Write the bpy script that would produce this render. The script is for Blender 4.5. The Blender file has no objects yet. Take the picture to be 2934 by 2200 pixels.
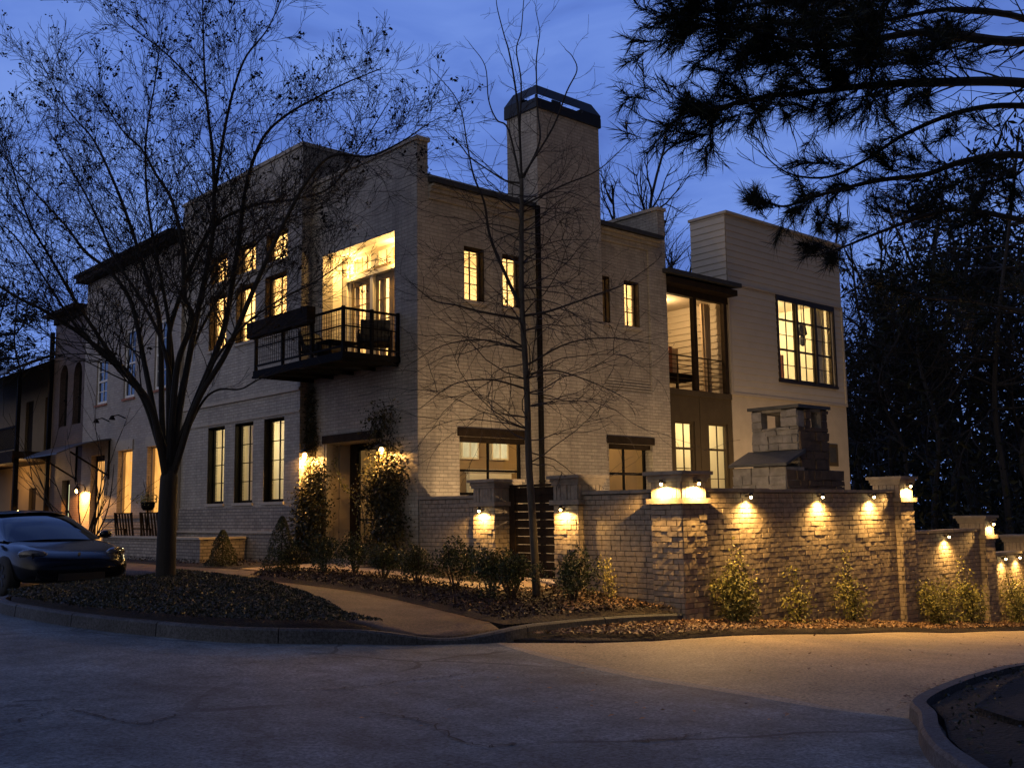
import bpy, math, random
import numpy as np
from mathutils import Vector, Matrix
from mathutils.geometry import delaunay_2d_cdt
PI = math.pi
random.seed(7)
rng = np.random.default_rng(11)
scene = bpy.context.scene
COL = scene.collection

# ------------------------------------------------------------------ terrain
CP = [(-13.4,-18,0),(-16,-12,.08),(-8.4,-.5,.05),(-7.9,-4.6,0),(-6.9,-6.4,-.05),(-6.1,-6.7,-.1),(-5.3,-7.1,-.15),(-4.4,-7.66,-.19),
(-.12,-7.5,-.33),(.48,-7.4,-.38),(2.7,-7.4,-.6),(7,-7.4,-.97),(10.7,-7.4,-1.24),(14,-7.4,-1.5),(22,-7.4,-2.1),(-.3,6,.15),(0,0,.2),
(0,-2,.1),(0,-4.2,-.05),(0,-5.07,-.14),(0,-6.53,-.29),(-.3,12,.15),(-.3,20,.15),(-.3,30,.2),(-8,8,.1),(-10,20,.15),(-30,20,.3),
(-30,-10,.3),(-25,-30,.2),(-5,-18,-.2),(0,-14,-.45),(5,-14,-.8),(12,-16,-1.3),(0,-25,-.5),(15,-30,-1.6),(25,-15,-2.2),(3,-4,.0),
(8,0,.0),(16,0,-.4),(12,-5,-.9),(10,10,.1),(35,10,-2.5),(40,-30,-3),(60,0,-4),(-60,40,1),(20,40,-.5),(-20,60,.5),(60,60,-3),(-60,-50,1),(50,-60,-3)]
_P = np.array(CP, float); _n = len(_P)
_A = np.sqrt(((_P[:,None,:2]-_P[None,:,:2])**2).sum(-1))
_S = np.zeros((_n+3,_n+3)); _S[:_n,:_n] = _A-.3*np.eye(_n); _S[:_n,_n] = 1; _S[:_n,_n+1:] = _P[:,:2]; _S[_n:,:_n] = _S[:_n,_n:].T
_W = np.linalg.solve(_S, np.r_[_P[:,2],0,0,0])
def gh(xy):
    xy = np.asarray(xy, float)
    r = np.sqrt(((xy[:,None,:]-_P[None,:,:2])**2).sum(-1))
    return r@_W[:_n]+_W[_n]+xy@_W[_n+1:]
def g(x, y): return float(gh([(x,y)])[0])
KERB = .18

# ------------------------------------------------------------------ materials
def nodes_of(name):
    m = bpy.data.materials.new(name); m.use_nodes = True
    nt = m.node_tree; nt.nodes.clear()
    out = nt.nodes.new('ShaderNodeOutputMaterial'); b = nt.nodes.new('ShaderNodeBsdfPrincipled')
    nt.links.new(b.outputs[0], out.inputs[0])
    return m, nt, b, out
def lk(nt, a, b): nt.links.new(a, b)
def ramp(nt, fac, stops):
    r = nt.nodes.new('ShaderNodeValToRGB'); e = r.color_ramp.elements
    while len(e) < len(stops): e.new(.5)
    for el, (p, c) in zip(e, stops):
        el.position = p; el.color = (*c, 1) if len(c) == 3 else c
    lk(nt, fac, r.inputs[0]); return r.outputs[0]
def noise(nt, vec, scale, detail=4, rough=.6):
    n = nt.nodes.new('ShaderNodeTexNoise'); n.inputs['Scale'].default_value = scale
    n.inputs['Detail'].default_value = detail; n.inputs['Roughness'].default_value = rough
    lk(nt, vec, n.inputs['Vector']); return n.outputs[0]
def mth(nt, op, a, b=None):
    n = nt.nodes.new('ShaderNodeMath'); n.operation = op
    for i, v in enumerate((a, b)):
        if v is None: continue
        if hasattr(v, 'is_output'): lk(nt, v, n.inputs[i])
        else: n.inputs[i].default_value = v
    return n.outputs[0]
def mixc(nt, fac, a, b, mode='MIX'):
    n = nt.nodes.new('ShaderNodeMix'); n.data_type = 'RGBA'; n.blend_type = mode
    for s, v in ((n.inputs[0], fac), (n.inputs[6], a), (n.inputs[7], b)):
        if hasattr(v, 'is_output'): lk(nt, v, s)
        elif isinstance(v, (int, float)): s.default_value = v
        else: s.default_value = (*v, 1)
    return n.outputs[2]
def bump(nt, b, h, strength, dist=.02):
    n = nt.nodes.new('ShaderNodeBump'); n.inputs['Strength'].default_value = strength; n.inputs['Distance'].default_value = dist
    lk(nt, h, n.inputs['Height']); lk(nt, n.outputs[0], b.inputs['Normal'])
def obj_co(nt): return nt.nodes.new('ShaderNodeTexCoord').outputs['Object']
def uv_co(nt): return nt.nodes.new('ShaderNodeTexCoord').outputs['UV']
def geo_pos(nt): return nt.nodes.new('ShaderNodeNewGeometry').outputs['Position']
def col2(c, k): return tuple(min(1, v*k) for v in c)

def M_plain(name, c, rough=.6, var=.25, scale=6, bs=.15, metal=0, bd=.01, bscale=None, spec=.5, coat=0):
    m, nt, b, o = nodes_of(name); p = geo_pos(nt)
    n = noise(nt, p, scale, 5)
    lk(nt, ramp(nt, n, [(.3, col2(c, 1-var)), (.7, col2(c, 1+var))]), b.inputs['Base Color'])
    b.inputs['Roughness'].default_value = rough; b.inputs['Metallic'].default_value = metal
    b.inputs['Specular IOR Level'].default_value = spec; b.inputs['Coat Weight'].default_value = coat
    b.inputs['Coat Roughness'].default_value = .03
    if bs: bump(nt, b, noise(nt, p, bscale or scale*6, 6), bs, bd)
    return m
def M_brick(name, c, bw, bh, mortar=.008, mcol=.8, bs=.7, var=.14, stain=.18):
    m, nt, b, o = nodes_of(name); uv = uv_co(nt); p = geo_pos(nt)
    t = nt.nodes.new('ShaderNodeTexBrick'); lk(nt, uv, t.inputs['Vector'])
    t.inputs['Scale'].default_value = 1; t.inputs['Brick Width'].default_value = bw; t.inputs['Row Height'].default_value = bh
    t.inputs['Mortar Size'].default_value = mortar; t.inputs['Mortar Smooth'].default_value = .35
    t.inputs['Color1'].default_value = (*col2(c, 1+var*.5), 1); t.inputs['Color2'].default_value = (*col2(c, 1-var), 1)
    t.inputs['Mortar'].default_value = (*col2(c, mcol), 1)
    big = noise(nt, p, .6, 5)
    mp = nt.nodes.new('ShaderNodeMapping'); mp.inputs['Scale'].default_value = (2.2, 2.2, .22); lk(nt, p, mp.inputs[0])
    st = ramp(nt, big, [(.3, (1-stain,)*3), (.65, (1, 1, 1))]); st = mixc(nt, 1, st, ramp(nt, noise(nt, mp.outputs[0], 1.5, 6, .7), [(.34, (1-stain*.8,)*3), (.58, (1, 1, 1))]), 'MULTIPLY')
    fine = ramp(nt, noise(nt, p, 22, 4), [(.3, (.86,)*3), (.7, (1.06,)*3)])
    c1 = mixc(nt, 1.0, t.outputs['Color'], st, 'MULTIPLY'); c2 = mixc(nt, 1.0, c1, fine, 'MULTIPLY')
    lk(nt, c2, b.inputs['Base Color']); b.inputs['Roughness'].default_value = .62; b.inputs['Specular IOR Level'].default_value = .3
    h = mth(nt, 'SUBTRACT', mth(nt, 'MULTIPLY', noise(nt, p, 30, 5), .35), t.outputs['Fac'])
    bump(nt, b, h, bs, .012)
    return m
def M_leaf(name, c1, c2, rough=.5, trans=.0):
    m, nt, b, o = nodes_of(name)
    r = nt.nodes.new('ShaderNodeNewGeometry').outputs['Random Per Island']
    lk(nt, ramp(nt, r, [(0, c1), (.6, tuple((a+d)/2 for a, d in zip(c1, c2))), (1, c2)]), b.inputs['Base Color'])
    b.inputs['Roughness'].default_value = rough; b.inputs['Specular IOR Level'].default_value = .2
    return m
def M_emit(name, c, s):
    m = bpy.data.materials.new(name); m.use_nodes = True; nt = m.node_tree; nt.nodes.clear()
    o = nt.nodes.new('ShaderNodeOutputMaterial'); e = nt.nodes.new('ShaderNodeEmission')
    e.inputs[0].default_value = (*c, 1); e.inputs[1].default_value = s; lk(nt, e.outputs[0], o.inputs[0]); return m
def M_litcloth(name, c, s):     # lamplight coming through a blind: weave and folds modulate it
    m = bpy.data.materials.new(name); m.use_nodes = True; nt = m.node_tree; nt.nodes.clear()
    o = nt.nodes.new('ShaderNodeOutputMaterial'); e = nt.nodes.new('ShaderNodeEmission')
    p = geo_pos(nt); mp = nt.nodes.new('ShaderNodeMapping'); mp.inputs['Scale'].default_value = (3, 3, 1.2); lk(nt, p, mp.inputs[0])
    lk(nt, ramp(nt, noise(nt, mp.outputs[0], 1.3, 4), [(.3, col2(c, .62)), (.7, c)]), e.inputs[0])
    e.inputs[1].default_value = s; lk(nt, e.outputs[0], o.inputs[0]); return m
def M_glass(name, fac=.06, tint=(1, 1, 1), fr=.4):
    m = bpy.data.materials.new(name); m.use_nodes = True; nt = m.node_tree; nt.nodes.clear()
    o = nt.nodes.new('ShaderNodeOutputMaterial'); mx = nt.nodes.new('ShaderNodeMixShader')
    t = nt.nodes.new('ShaderNodeBsdfTransparent'); t.inputs[0].default_value = (*tint, 1)
    gl = nt.nodes.new('ShaderNodeBsdfGlossy'); gl.inputs['Roughness'].default_value = .03
    lw = nt.nodes.new('ShaderNodeLayerWeight'); lw.inputs[0].default_value = .25
    f = mth(nt, 'ADD', mth(nt, 'MULTIPLY', lw.outputs['Fresnel'], fr), fac)
    lk(nt, f, mx.inputs[0]); lk(nt, t.outputs[0], mx.inputs[1]); lk(nt, gl.outputs[0], mx.inputs[2]); lk(nt, mx.outputs[0], o.inputs[0])
    return m
def M_asphalt(name, c, var, crack=True, bs=.5, patch=.3, pits=False):
    m, nt, b, o = nodes_of(name); p = geo_pos(nt)
    big = noise(nt, p, .35, 6, .65); mid = noise(nt, p, 2.2, 6, .7); fine = noise(nt, p, 30, 4, .8)
    base = ramp(nt, mid, [(.28, col2(c, 1-var)), (.72, col2(c, 1+var))])
    base = mixc(nt, 1, base, ramp(nt, big, [(.35, (1-patch,)*3), (.65, (1+patch*.6,)*3)]), 'MULTIPLY')
    base = mixc(nt, 1, base, ramp(nt, fine, [(.36, (.42,)*3), (.64, (1.55,)*3)]), 'MULTIPLY')
    hh = mth(nt, 'ADD', mth(nt, 'MULTIPLY', fine, .6), mth(nt, 'MULTIPLY', mid, 1.2))
    if pits:
        pv = nt.nodes.new('ShaderNodeTexVoronoi'); pv.inputs['Scale'].default_value = 7; lk(nt, p, pv.inputs['Vector'])
        pit = mth(nt, 'MULTIPLY', mth(nt, 'LESS_THAN', pv.outputs['Distance'], .16), ramp(nt, noise(nt, p, .8, 3), [(.48, (0,)*3), (.6, (1,)*3)]))
        base = mixc(nt, mth(nt, 'MULTIPLY', pit, .55), base, col2(c, .3)); hh = mth(nt, 'SUBTRACT', hh, pit)
        mp = nt.nodes.new('ShaderNodeMapping'); mp.inputs['Scale'].default_value = (1, .35, 1); mp.inputs['Rotation'].default_value = (0, 0, .75); lk(nt, p, mp.inputs[0])
        base = mixc(nt, 1, base, ramp(nt, noise(nt, mp.outputs[0], 3.2, 7, .75), [(.34, (.80,)*3), (.5, (1,)*3), (.68, (1.2,)*3)]), 'MULTIPLY')
    if crack:
        v = nt.nodes.new('ShaderNodeTexVoronoi'); v.feature = 'DISTANCE_TO_EDGE'; v.inputs['Scale'].default_value = .3
        w = nt.nodes.new('ShaderNodeMix'); w.data_type = 'VECTOR'; w.inputs[0].default_value = .35
        nn = nt.nodes.new('ShaderNodeTexNoise'); nn.inputs['Scale'].default_value = 1.1; nn.inputs['Detail'].default_value = 6; lk(nt, p, nn.inputs['Vector'])
        lk(nt, p, w.inputs[4]); lk(nt, nn.outputs['Color'], w.inputs[5]); lk(nt, w.outputs[1], v.inputs['Vector'])
        gate = ramp(nt, noise(nt, p, .22, 2), [(.46, (0,)*3), (.52, (1,)*3)])
        line = mth(nt, 'MULTIPLY', mth(nt, 'LESS_THAN', v.outputs['Distance'], .006), gate)
        base = mixc(nt, mth(nt, 'MULTIPLY', line, .75), base, col2(c, .25))
        hh = mth(nt, 'SUBTRACT', hh, mth(nt, 'MULTIPLY', line, 1.5))
    lk(nt, base, b.inputs['Base Color']); b.inputs['Roughness'].default_value = .75; b.inputs['Specular IOR Level'].default_value = .35
    bump(nt, b, hh, bs, .025); return m
def M_mulch(name, c1, c2):
    m, nt, b, o = nodes_of(name); p = geo_pos(nt)
    v = nt.nodes.new('ShaderNodeTexVoronoi'); v.inputs['Scale'].default_value = 26; lk(nt, p, v.inputs['Vector'])
    lk(nt, mixc(nt, noise(nt, p, 14, 5), c1, c2), b.inputs['Base Color']); b.inputs['Roughness'].default_value = .9
    bump(nt, b, mth(nt, 'ADD', v.outputs['Distance'], noise(nt, p, 40, 4)), 1.0, .03); return m
def M_bark(name, c, s=9):
    m, nt, b, o = nodes_of(name); p = geo_pos(nt)
    mp = nt.nodes.new('ShaderNodeMapping'); mp.inputs['Scale'].default_value = (1, 1, .22); lk(nt, p, mp.inputs[0])
    n = noise(nt, mp.outputs[0], s*2.2, 6, .7)
    lk(nt, ramp(nt, n, [(.3, col2(c, .5)), (.7, col2(c, 1.35))]), b.inputs['Base Color']); b.inputs['Roughness'].default_value = .85
    bump(nt, b, n, .7, .02); return m

MAT = {}
MAT['brick'] = M_brick('painted_brick', (.50,.44,.355), .235, .082, mortar=.009, mcol=.64, bs=.9, var=.16, stain=.26)
MAT['brick_base'] = M_brick('painted_brick_bold', (.44,.375,.30), .225, .085, mortar=.013, mcol=.42, bs=1, var=.25, stain=.3)
MAT['stucco'] = M_plain('stucco', (.44,.37,.275), .8, .08, 3, .25, bscale=40)
MAT['palebrick'] = M_brick('pale_painted_brick', (.44,.385,.33), .235, .082, mcol=.72, bs=.6)
MAT['brownbrick'] = M_brick('brown_brick', (.13,.09,.07), .235, .08, mcol=1.4, bs=.6)
MAT['garden'] = M_plain('garden_brick_paint', (.26,.21,.155), .7, .32, 9, .5, bscale=45, bd=.007)
MAT['coping'] = M_plain('coping_stone', (.24,.20,.155), .8, .28, 5, .6, bscale=24)
MAT['siding'] = M_plain('lap_siding', (.47,.41,.32), .55, .06, 2, .1, bscale=50)
MAT['trim'] = M_plain('cream_trim', (.40,.34,.26), .55, .06, 3, .05)
MAT['sill'] = M_plain('stone_sill', (.42,.36,.285), .7, .12, 7, .2)
MAT['darkwood'] = M_plain('dark_stained_wood', (.026,.018,.012), .75, .35, 5, .3, spec=.06)
MAT['brownpanel'] = M_plain('brown_panel', (.07,.052,.030), .7, .12, 3, .05, spec=.1)
MAT['metal'] = M_plain('black_metal', (.009,.008,.008), .7, .2, 8, .05, spec=.06)
MAT['bronze'] = M_plain('bronze_metal', (.06,.045,.03), .35, .2, 8, .05, metal=.6)
MAT['capmetal'] = M_plain('dark_cap_metal', (.022,.023,.026), .5, .12, 3, .03, metal=.2, spec=.3)
MAT['roofmetal'] = M_plain('standing_seam_metal', (.09,.095,.10), .4, .15, 2, .05, metal=.5)
MAT['roofdark'] = M_plain('dark_shingle', (.03,.03,.032), .8, .3, 8, .4)
MAT['ivory'] = M_plain('cream_interior', (.72,.64,.48), .8, .05, 1.5, 0)
MAT['ivory2'] = M_plain('cream_joinery', (.74,.68,.54), .6, .04, 2, 0)
MAT['tanwall'] = M_plain('tan_interior', (.27,.19,.10), .8, .1, 2, 0)
MAT['floorwood'] = M_plain('oak_floor', (.16,.09,.045), .5, .25, 4, .1)
MAT['glass'] = M_glass('window_glass')
MAT['mesh'] = M_glass('insect_screen', .0, (.80,.78,.74), 0)
MAT['asphalt'] = M_asphalt('asphalt', (.118,.143,.158), .42, bs=1.0, patch=.34, pits=True)
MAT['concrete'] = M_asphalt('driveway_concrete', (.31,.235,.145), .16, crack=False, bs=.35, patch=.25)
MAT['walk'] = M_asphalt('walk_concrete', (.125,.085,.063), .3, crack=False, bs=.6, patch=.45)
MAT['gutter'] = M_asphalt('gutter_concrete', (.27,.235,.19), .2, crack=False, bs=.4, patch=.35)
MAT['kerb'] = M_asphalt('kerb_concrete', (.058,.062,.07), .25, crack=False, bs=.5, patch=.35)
MAT['mulch'] = M_mulch('mulch', (.012,.008,.005), (.042,.025,.014))
MAT['mortar'] = M_plain('dark_mortar', (.085,.066,.047), .9, .3, 12, .4)
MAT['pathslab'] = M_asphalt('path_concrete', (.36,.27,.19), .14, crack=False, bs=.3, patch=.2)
MAT['islandsoil'] = M_mulch('island_mulch', (.008,.006,.004), (.03,.02,.012))
MAT['soil'] = M_mulch('forest_soil', (.02,.016,.01), (.05,.036,.022))
MAT['litter'] = M_leaf('dry_leaf', (.10,.055,.03), (.36,.22,.11))
MAT['chips'] = M_leaf('bark_chip', (.010,.006,.004), (.06,.036,.02))
MAT['cover'] = M_leaf('groundcover_leaf', (.008,.012,.007), (.045,.05,.034), .4)
MAT['shrubleaf'] = M_leaf('boxwood_leaf', (.012,.02,.007), (.055,.068,.022), .4)
MAT['vineleaf'] = M_leaf('rose_leaf', (.07,.075,.02), (.30,.27,.08), .5)
MAT['ivyleaf'] = M_leaf('climber_leaf', (.015,.017,.007), (.085,.072,.03), .4)
MAT['cone'] = M_leaf('conifer_leaf', (.02,.026,.010), (.07,.072,.025), .6)
MAT['dryleaf'] = M_leaf('dark_seed_cluster', (.006,.005,.004), (.02,.014,.01), .7)
MAT['needle'] = M_leaf('pine_needle', (.004,.007,.003), (.020,.026,.012), .5)
MAT['forestleaf'] = M_leaf('forest_leaf', (.004,.006,.004), (.016,.019,.011), .7)
MAT['bark'] = M_bark('dark_bark', (.014,.011,.009))
MAT['youngbark'] = M_bark('young_bark', (.06,.048,.035), 14)
MAT['twig'] = M_plain('twig_bark', (.022,.016,.012), .8, .3, 10, 0)
MAT['pinebark'] = M_bark('pine_bark', (.015,.011,.009))
MAT['forestbark'] = M_bark('forest_bark', (.016,.013,.012), 5)
MAT['paint'] = M_plain('black_car_paint', (.003,.004,.007), .2, .05, 2, 0, coat=.25, spec=.25)
MAT['carglass'] = M_plain('car_glass', (.004,.005,.006), .05, .02, 2, 0, coat=.25, spec=.5)
MAT['tyre'] = M_plain('tyre_rubber', (.012,.012,.012), .8, .2, 8, .2)
MAT['rim'] = M_plain('alloy_rim', (.05,.05,.055), .3, .1, 5, 0, metal=.9)
MAT['headlamp'] = M_plain('headlamp_glass', (.06,.062,.066), .08, .5, 16, .1, metal=.3, coat=1)
MAT['gold'] = M_plain('brass', (.5,.4,.2), .3, .1, 5, 0, metal=.8)
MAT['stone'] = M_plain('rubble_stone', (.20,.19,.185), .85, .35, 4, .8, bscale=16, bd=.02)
MAT['stone_shaded'] = M_plain('shaded_rubble_stone', (.085,.06,.043), .85, .35, 4, .8, bscale=16, bd=.02)  # same stone, with the shade of the unlit side put into its colour
MAT['slate'] = M_plain('slate_hood', (.05,.053,.058), .55, .35, 5, .5)
MAT['cloth'] = M_plain('linen_curtain', (.55,.42,.28), .9, .1, 6, .1)
MAT['white'] = M_plain('white_paint', (.75,.72,.66), .5, .04, 3, 0)
MAT['terracotta'] = M_plain('terracotta', (.30,.12,.07), .8, .2, 6, .2)
MAT['mailpaint'] = M_plain('copper_pink_paint', (.42,.18,.11), .6, .12, 6, .1)
MAT['bloom'] = M_leaf('pale_bloom', (.22,.18,.05), (.55,.48,.18), .6)
MAT['bulb'] = M_emit('bulb_glow', (1, .74, .32), 45)
MAT['bulbhot'] = M_emit('bulb_glow_orange', (1, .55, .16), 26)
MAT['litblind'] = M_litcloth('lit_blind', (1, .46, .10), 1.5)
MAT['litdoor'] = M_litcloth('lit_door_blind', (1, .46, .12), 1.3)
MAT['litpane'] = M_litcloth('lit_pane', (.95, 1, .55), 1.1)
MAT['litcabinet'] = M_litcloth('lit_cabinet', (1, .80, .40), .9)
# ------------------------------------------------------------------ mesh building
ORG = {}
def org(o): return ORG.get(o.name, Vector((0, 0, 0))) if o is not None else Vector((0, 0, 0))
class MB:
    def __init__(s): s.v = []; s.f = []
    def quad(s, *p):
        n = len(s.v); s.v += [tuple(q) for q in p]; s.f.append(tuple(range(n, n+len(p))))
    def hexa(s, p, skip=()):
        n = len(s.v); s.v += [tuple(q) for q in p]
        for i, q in enumerate(((0,3,2,1),(4,5,6,7),(0,1,5,4),(1,2,6,5),(2,3,7,6),(3,0,4,7))):
            if i not in skip: s.f.append(tuple(n+k for k in q))
    def box(s, x0, x1, y0, y1, z0, z1, skip=()):
        s.hexa([(x0,y0,z0),(x1,y0,z0),(x1,y1,z0),(x0,y1,z0),(x0,y0,z1),(x1,y0,z1),(x1,y1,z1),(x0,y1,z1)], skip)
    def obox(s, c, hx, hy, hz, rot=None):
        M = rot or Matrix.Identity(3); c = Vector(c)
        s.hexa([c+M@Vector((a*hx, b*hy, d*hz)) for d in (-1, 1) for a, b in ((-1,-1),(1,-1),(1,1),(-1,1))])
    def bar(s, a, b, w, h=None, up=(0, 0, 1)):
        a, b = Vector(a), Vector(b); d = (b-a); L = d.length; d.normalize(); up = Vector(up)
        if abs(d.dot(up)) > .98: up = Vector((1, 0, 0))
        x = d.cross(up).normalized(); z = x.cross(d)
        s.obox((a+b)/2, w/2, L/2, (h or w)/2, Matrix((x, d, z)).transposed())
    def prism(s, poly, z0, z1):
        n = len(s.v); k = len(poly); s.v += [(x, y, z0) for x, y in poly]+[(x, y, z1) for x, y in poly]
        s.f.append(tuple(range(n+k-1, n-1, -1))); s.f.append(tuple(range(n+k, n+2*k)))
        for i in range(k): j = (i+1) % k; s.f.append((n+i, n+j, n+k+j, n+k+i))
    def extr(s, poly, vec):
        n = len(s.v); k = len(poly); vec = Vector(vec); s.v += [tuple(p) for p in poly]+[tuple(Vector(p)+vec) for p in poly]
        s.f.append(tuple(range(n+k-1, n-1, -1))); s.f.append(tuple(range(n+k, n+2*k)))
        for i in range(k): j = (i+1) % k; s.f.append((n+i, n+j, n+k+j, n+k+i))
    def tube(s, pts, radii, n=6, cap=True):
        if not isinstance(radii, (list, tuple)): radii = [radii]*len(pts)
        pts = [Vector(p) for p in pts]; base = len(s.v); k = len(pts); u = None
        for i, p in enumerate(pts):
            t = (pts[min(i+1, k-1)]-pts[max(i-1, 0)])
            if t.length < 1e-9: t = Vector((0, 0, 1))
            t.normalize()
            if u is None:
                u = t.cross(Vector((0, 0, 1)) if abs(t.z) < .9 else Vector((1, 0, 0))).normalized()
            else:
                u = (u-t*u.dot(t))
                u = u.normalized() if u.length > 1e-6 else t.orthogonal().normalized()
            w = t.cross(u); r = radii[i]
            for j in range(n):
                a = 2*PI*j/n; q = p+u*(math.cos(a)*r)+w*(math.sin(a)*r); s.v.append((q.x, q.y, q.z))
        for i in range(k-1):
            for j in range(n):
                a = base+i*n+j; b = base+i*n+(j+1) % n; s.f.append((a, b, b+n, a+n))
        if cap:
            s.f.append(tuple(base+j for j in range(n-1, -1, -1))); s.f.append(tuple(base+(k-1)*n+j for j in range(n)))
    def lathe(s, c, prof, n=16):
        base = len(s.v); k = len(prof)
        for r, z in prof:
            for j in range(n): a = 2*PI*j/n; s.v.append((c[0]+r*math.cos(a), c[1]+r*math.sin(a), c[2]+z))
        for i in range(k-1):
            for j in range(n):
                a = base+i*n+j; b = base+i*n+(j+1) % n; s.f.append((a, b, b+n, a+n))
        s.f.append(tuple(base+j for j in range(n-1, -1, -1))); s.f.append(tuple(base+(k-1)*n+j for j in range(n)))
    def build(s, name, mat, parent=None, smooth=False):
        return link_mesh(name, np.array(s.v, float).reshape(-1, 3), s.f, mat, parent, smooth)
def link_mesh(name, V, F, mat, parent=None, smooth=False, origin=None):
    o0 = org(parent) if parent is not None else Vector(origin or (0, 0, 0))
    me = bpy.data.meshes.new(name)
    me.from_pydata((V-np.array(o0)).tolist(), [], F)
    me.materials.append(MAT[mat] if isinstance(mat, str) else mat)
    uvl = me.uv_layers.new(name='UVMap')
    nl = len(me.loops); vi = np.empty(nl, int); me.loops.foreach_get('vertex_index', vi)
    pn = np.empty(len(me.polygons)*3); me.polygons.foreach_get('normal', pn); pn = np.abs(pn.reshape(-1, 3))
    lt = np.empty(len(me.polygons), int); me.polygons.foreach_get('loop_total', lt)
    ax = np.repeat(pn.argmax(1), lt); W = V[vi]
    uv = np.where((ax == 0)[:, None], W[:, [1, 2]], np.where((ax == 1)[:, None], W[:, [0, 2]], W[:, [0, 1]]))
    uvl.data.foreach_set('uv', uv.ravel())
    if smooth: me.polygons.foreach_set('use_smooth', [True]*len(me.polygons))
    me.update()
    o = bpy.data.objects.new(name, me); COL.objects.link(o)
    if parent is not None: o.parent = parent
    else: o.location = o0
    ORG[o.name] = Vector(o0)
    return o
def thing(name, label, cat, loc, group=None):
    o = bpy.data.objects.new(name, None); COL.objects.link(o); o.location = loc; o.empty_display_size = .2
    ORG[o.name] = Vector(loc); tag(o, label, cat, group); return o
def tag(o, label, cat, group=None):
    o['label'] = label; o['category'] = cat
    if group: o['group'] = group
    return o
def struct(o, kind='structure'): o['kind'] = kind; return o
def dup(root, loc, rotz=0, scale=1, label=None):
    r = root.copy(); COL.objects.link(r); r.location = loc; r.rotation_euler = (0, 0, rotz); r.scale = (scale,)*3 if isinstance(scale, (int, float)) else scale
    if label: r['label'] = label
    for ch in root.children:
        c = ch.copy(); COL.objects.link(c); c.parent = r
        for gch in ch.children:
            d = gch.copy(); COL.objects.link(d); d.parent = c
    ORG[r.name] = Vector(loc)
    return r
def lamp(kind, loc, power, col, parent, radius=.04, spot=None, blend=.3, aim=None, name='bulb_light'):
    L = bpy.data.lights.new(name, kind); L.energy = power; L.color = col
    if kind in ('POINT', 'SPOT'): L.shadow_soft_size = radius
    if kind == 'SPOT': L.spot_size = math.radians(spot); L.spot_blend = blend
    o = bpy.data.objects.new(name, L); COL.objects.link(o)
    o.location = Vector(loc)-org(parent); o.parent = parent
    if aim is not None: o.rotation_euler = Vector(aim).to_track_quat('-Z', 'Y').to_euler()
    return o
def cards(name, P, N, size, aspect, mat, parent=None, jit=.35, axis=None):
    """leaf-shaped faces at points P, roughly facing N (None: any way)"""
    n = len(P); P = np.asarray(P, float)
    nr = rng.normal(size=(n, 3)) if N is None else np.asarray(N, float)+rng.normal(size=(n, 3))*jit
    nr /= np.linalg.norm(nr, axis=1)[:, None]
    a = rng.normal(size=(n, 3)) if axis is None else np.asarray(axis, float)+rng.normal(size=(n, 3))*.3
    a -= nr*(a*nr).sum(1)[:, None]; a /= np.linalg.norm(a, axis=1)[:, None]; b = np.cross(nr, a)
    L = rng.uniform(size[0], size[1], n)[:, None]; w = L*aspect*.5
    V = np.stack([P-a*L*.5, P+b*w-a*L*.05+nr*L*.06, P+a*L*.5, P-b*w-a*L*.05+nr*L*.06], 1).reshape(-1, 3)
    F = [(4*i, 4*i+1, 4*i+2, 4*i+3) for i in range(n)]
    return link_mesh(name, V, F, mat, parent, origin=(0, 0, 0) if parent is None else None)
def sheet(name, poly, zoff, mat, res, skirt=0, mound=0, kind='structure', zfun=None):
    poly = [Vector(p) for p in poly]; pts = []
    k = len(poly)
    for i in range(k):
        a, b = poly[i], poly[(i+1) % k]; m = max(1, int((b-a).length/res))
        pts += [a.lerp(b, t/m) for t in range(m)]
    nb = len(pts); xs = [p.x for p in pts]; ys = [p.y for p in pts]
    X = np.arange(min(xs), max(xs), res); Y = np.arange(min(ys), max(ys), res)
    G = np.array([(x+res*.31*((j % 2)-.5), y) for j, y in enumerate(Y) for x in X]); B = np.array([(p.x, p.y) for p in pts])
    ins = inside(G, B); d = np.sqrt(((G[:, None, :]-B[None, :, :])**2).sum(-1)).min(1) if len(G)*nb < 4e7 else np.ones(len(G))
    G = G[ins & (d > res*.45)]
    co = [Vector(p) for p in B]+[Vector(p) for p in G]
    r = delaunay_2d_cdt(co, [(i, (i+1) % nb) for i in range(nb)], [list(range(nb))], 1, 1e-5)
    W = np.array([(p.x, p.y) for p in r[0]]); z = (gh(W) if zfun is None else zfun(W))+zoff
    if mound:
        dd = np.sqrt(((W[:, None, :]-B[None, :, :])**2).sum(-1)).min(1); z = z+mound*(1-np.exp(-dd*2.2))
    V = np.c_[W, z]; F = [tuple(f) for f in r[2]]
    if skirt:
        n0 = len(V); ids = [min(range(len(W)), key=lambda q: (W[q][0]-p.x)**2+(W[q][1]-p.y)**2) for p in pts]
        V = np.r_[V, np.array([(V[q][0], V[q][1], V[q][2]-skirt) for q in ids])]
        F += [(ids[i], n0+i, n0+(i+1) % nb, ids[(i+1) % nb]) for i in range(nb)]
    o = link_mesh(name, V, F, mat, None, True)
    return struct(o, kind)
def inside(P, B):
    x, y = P[:, 0], P[:, 1]; c = np.zeros(len(P), bool); j = len(B)-1
    for i in range(len(B)):
        xi, yi, xj, yj = B[i][0], B[i][1], B[j][0], B[j][1]
        with np.errstate(divide='ignore', invalid='ignore'):
            t = ((yi > y) != (yj > y)) & (x < (xj-xi)*(y-yi)/(yj-yi+1e-12)+xi)
        c ^= t; j = i
    return c
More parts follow.
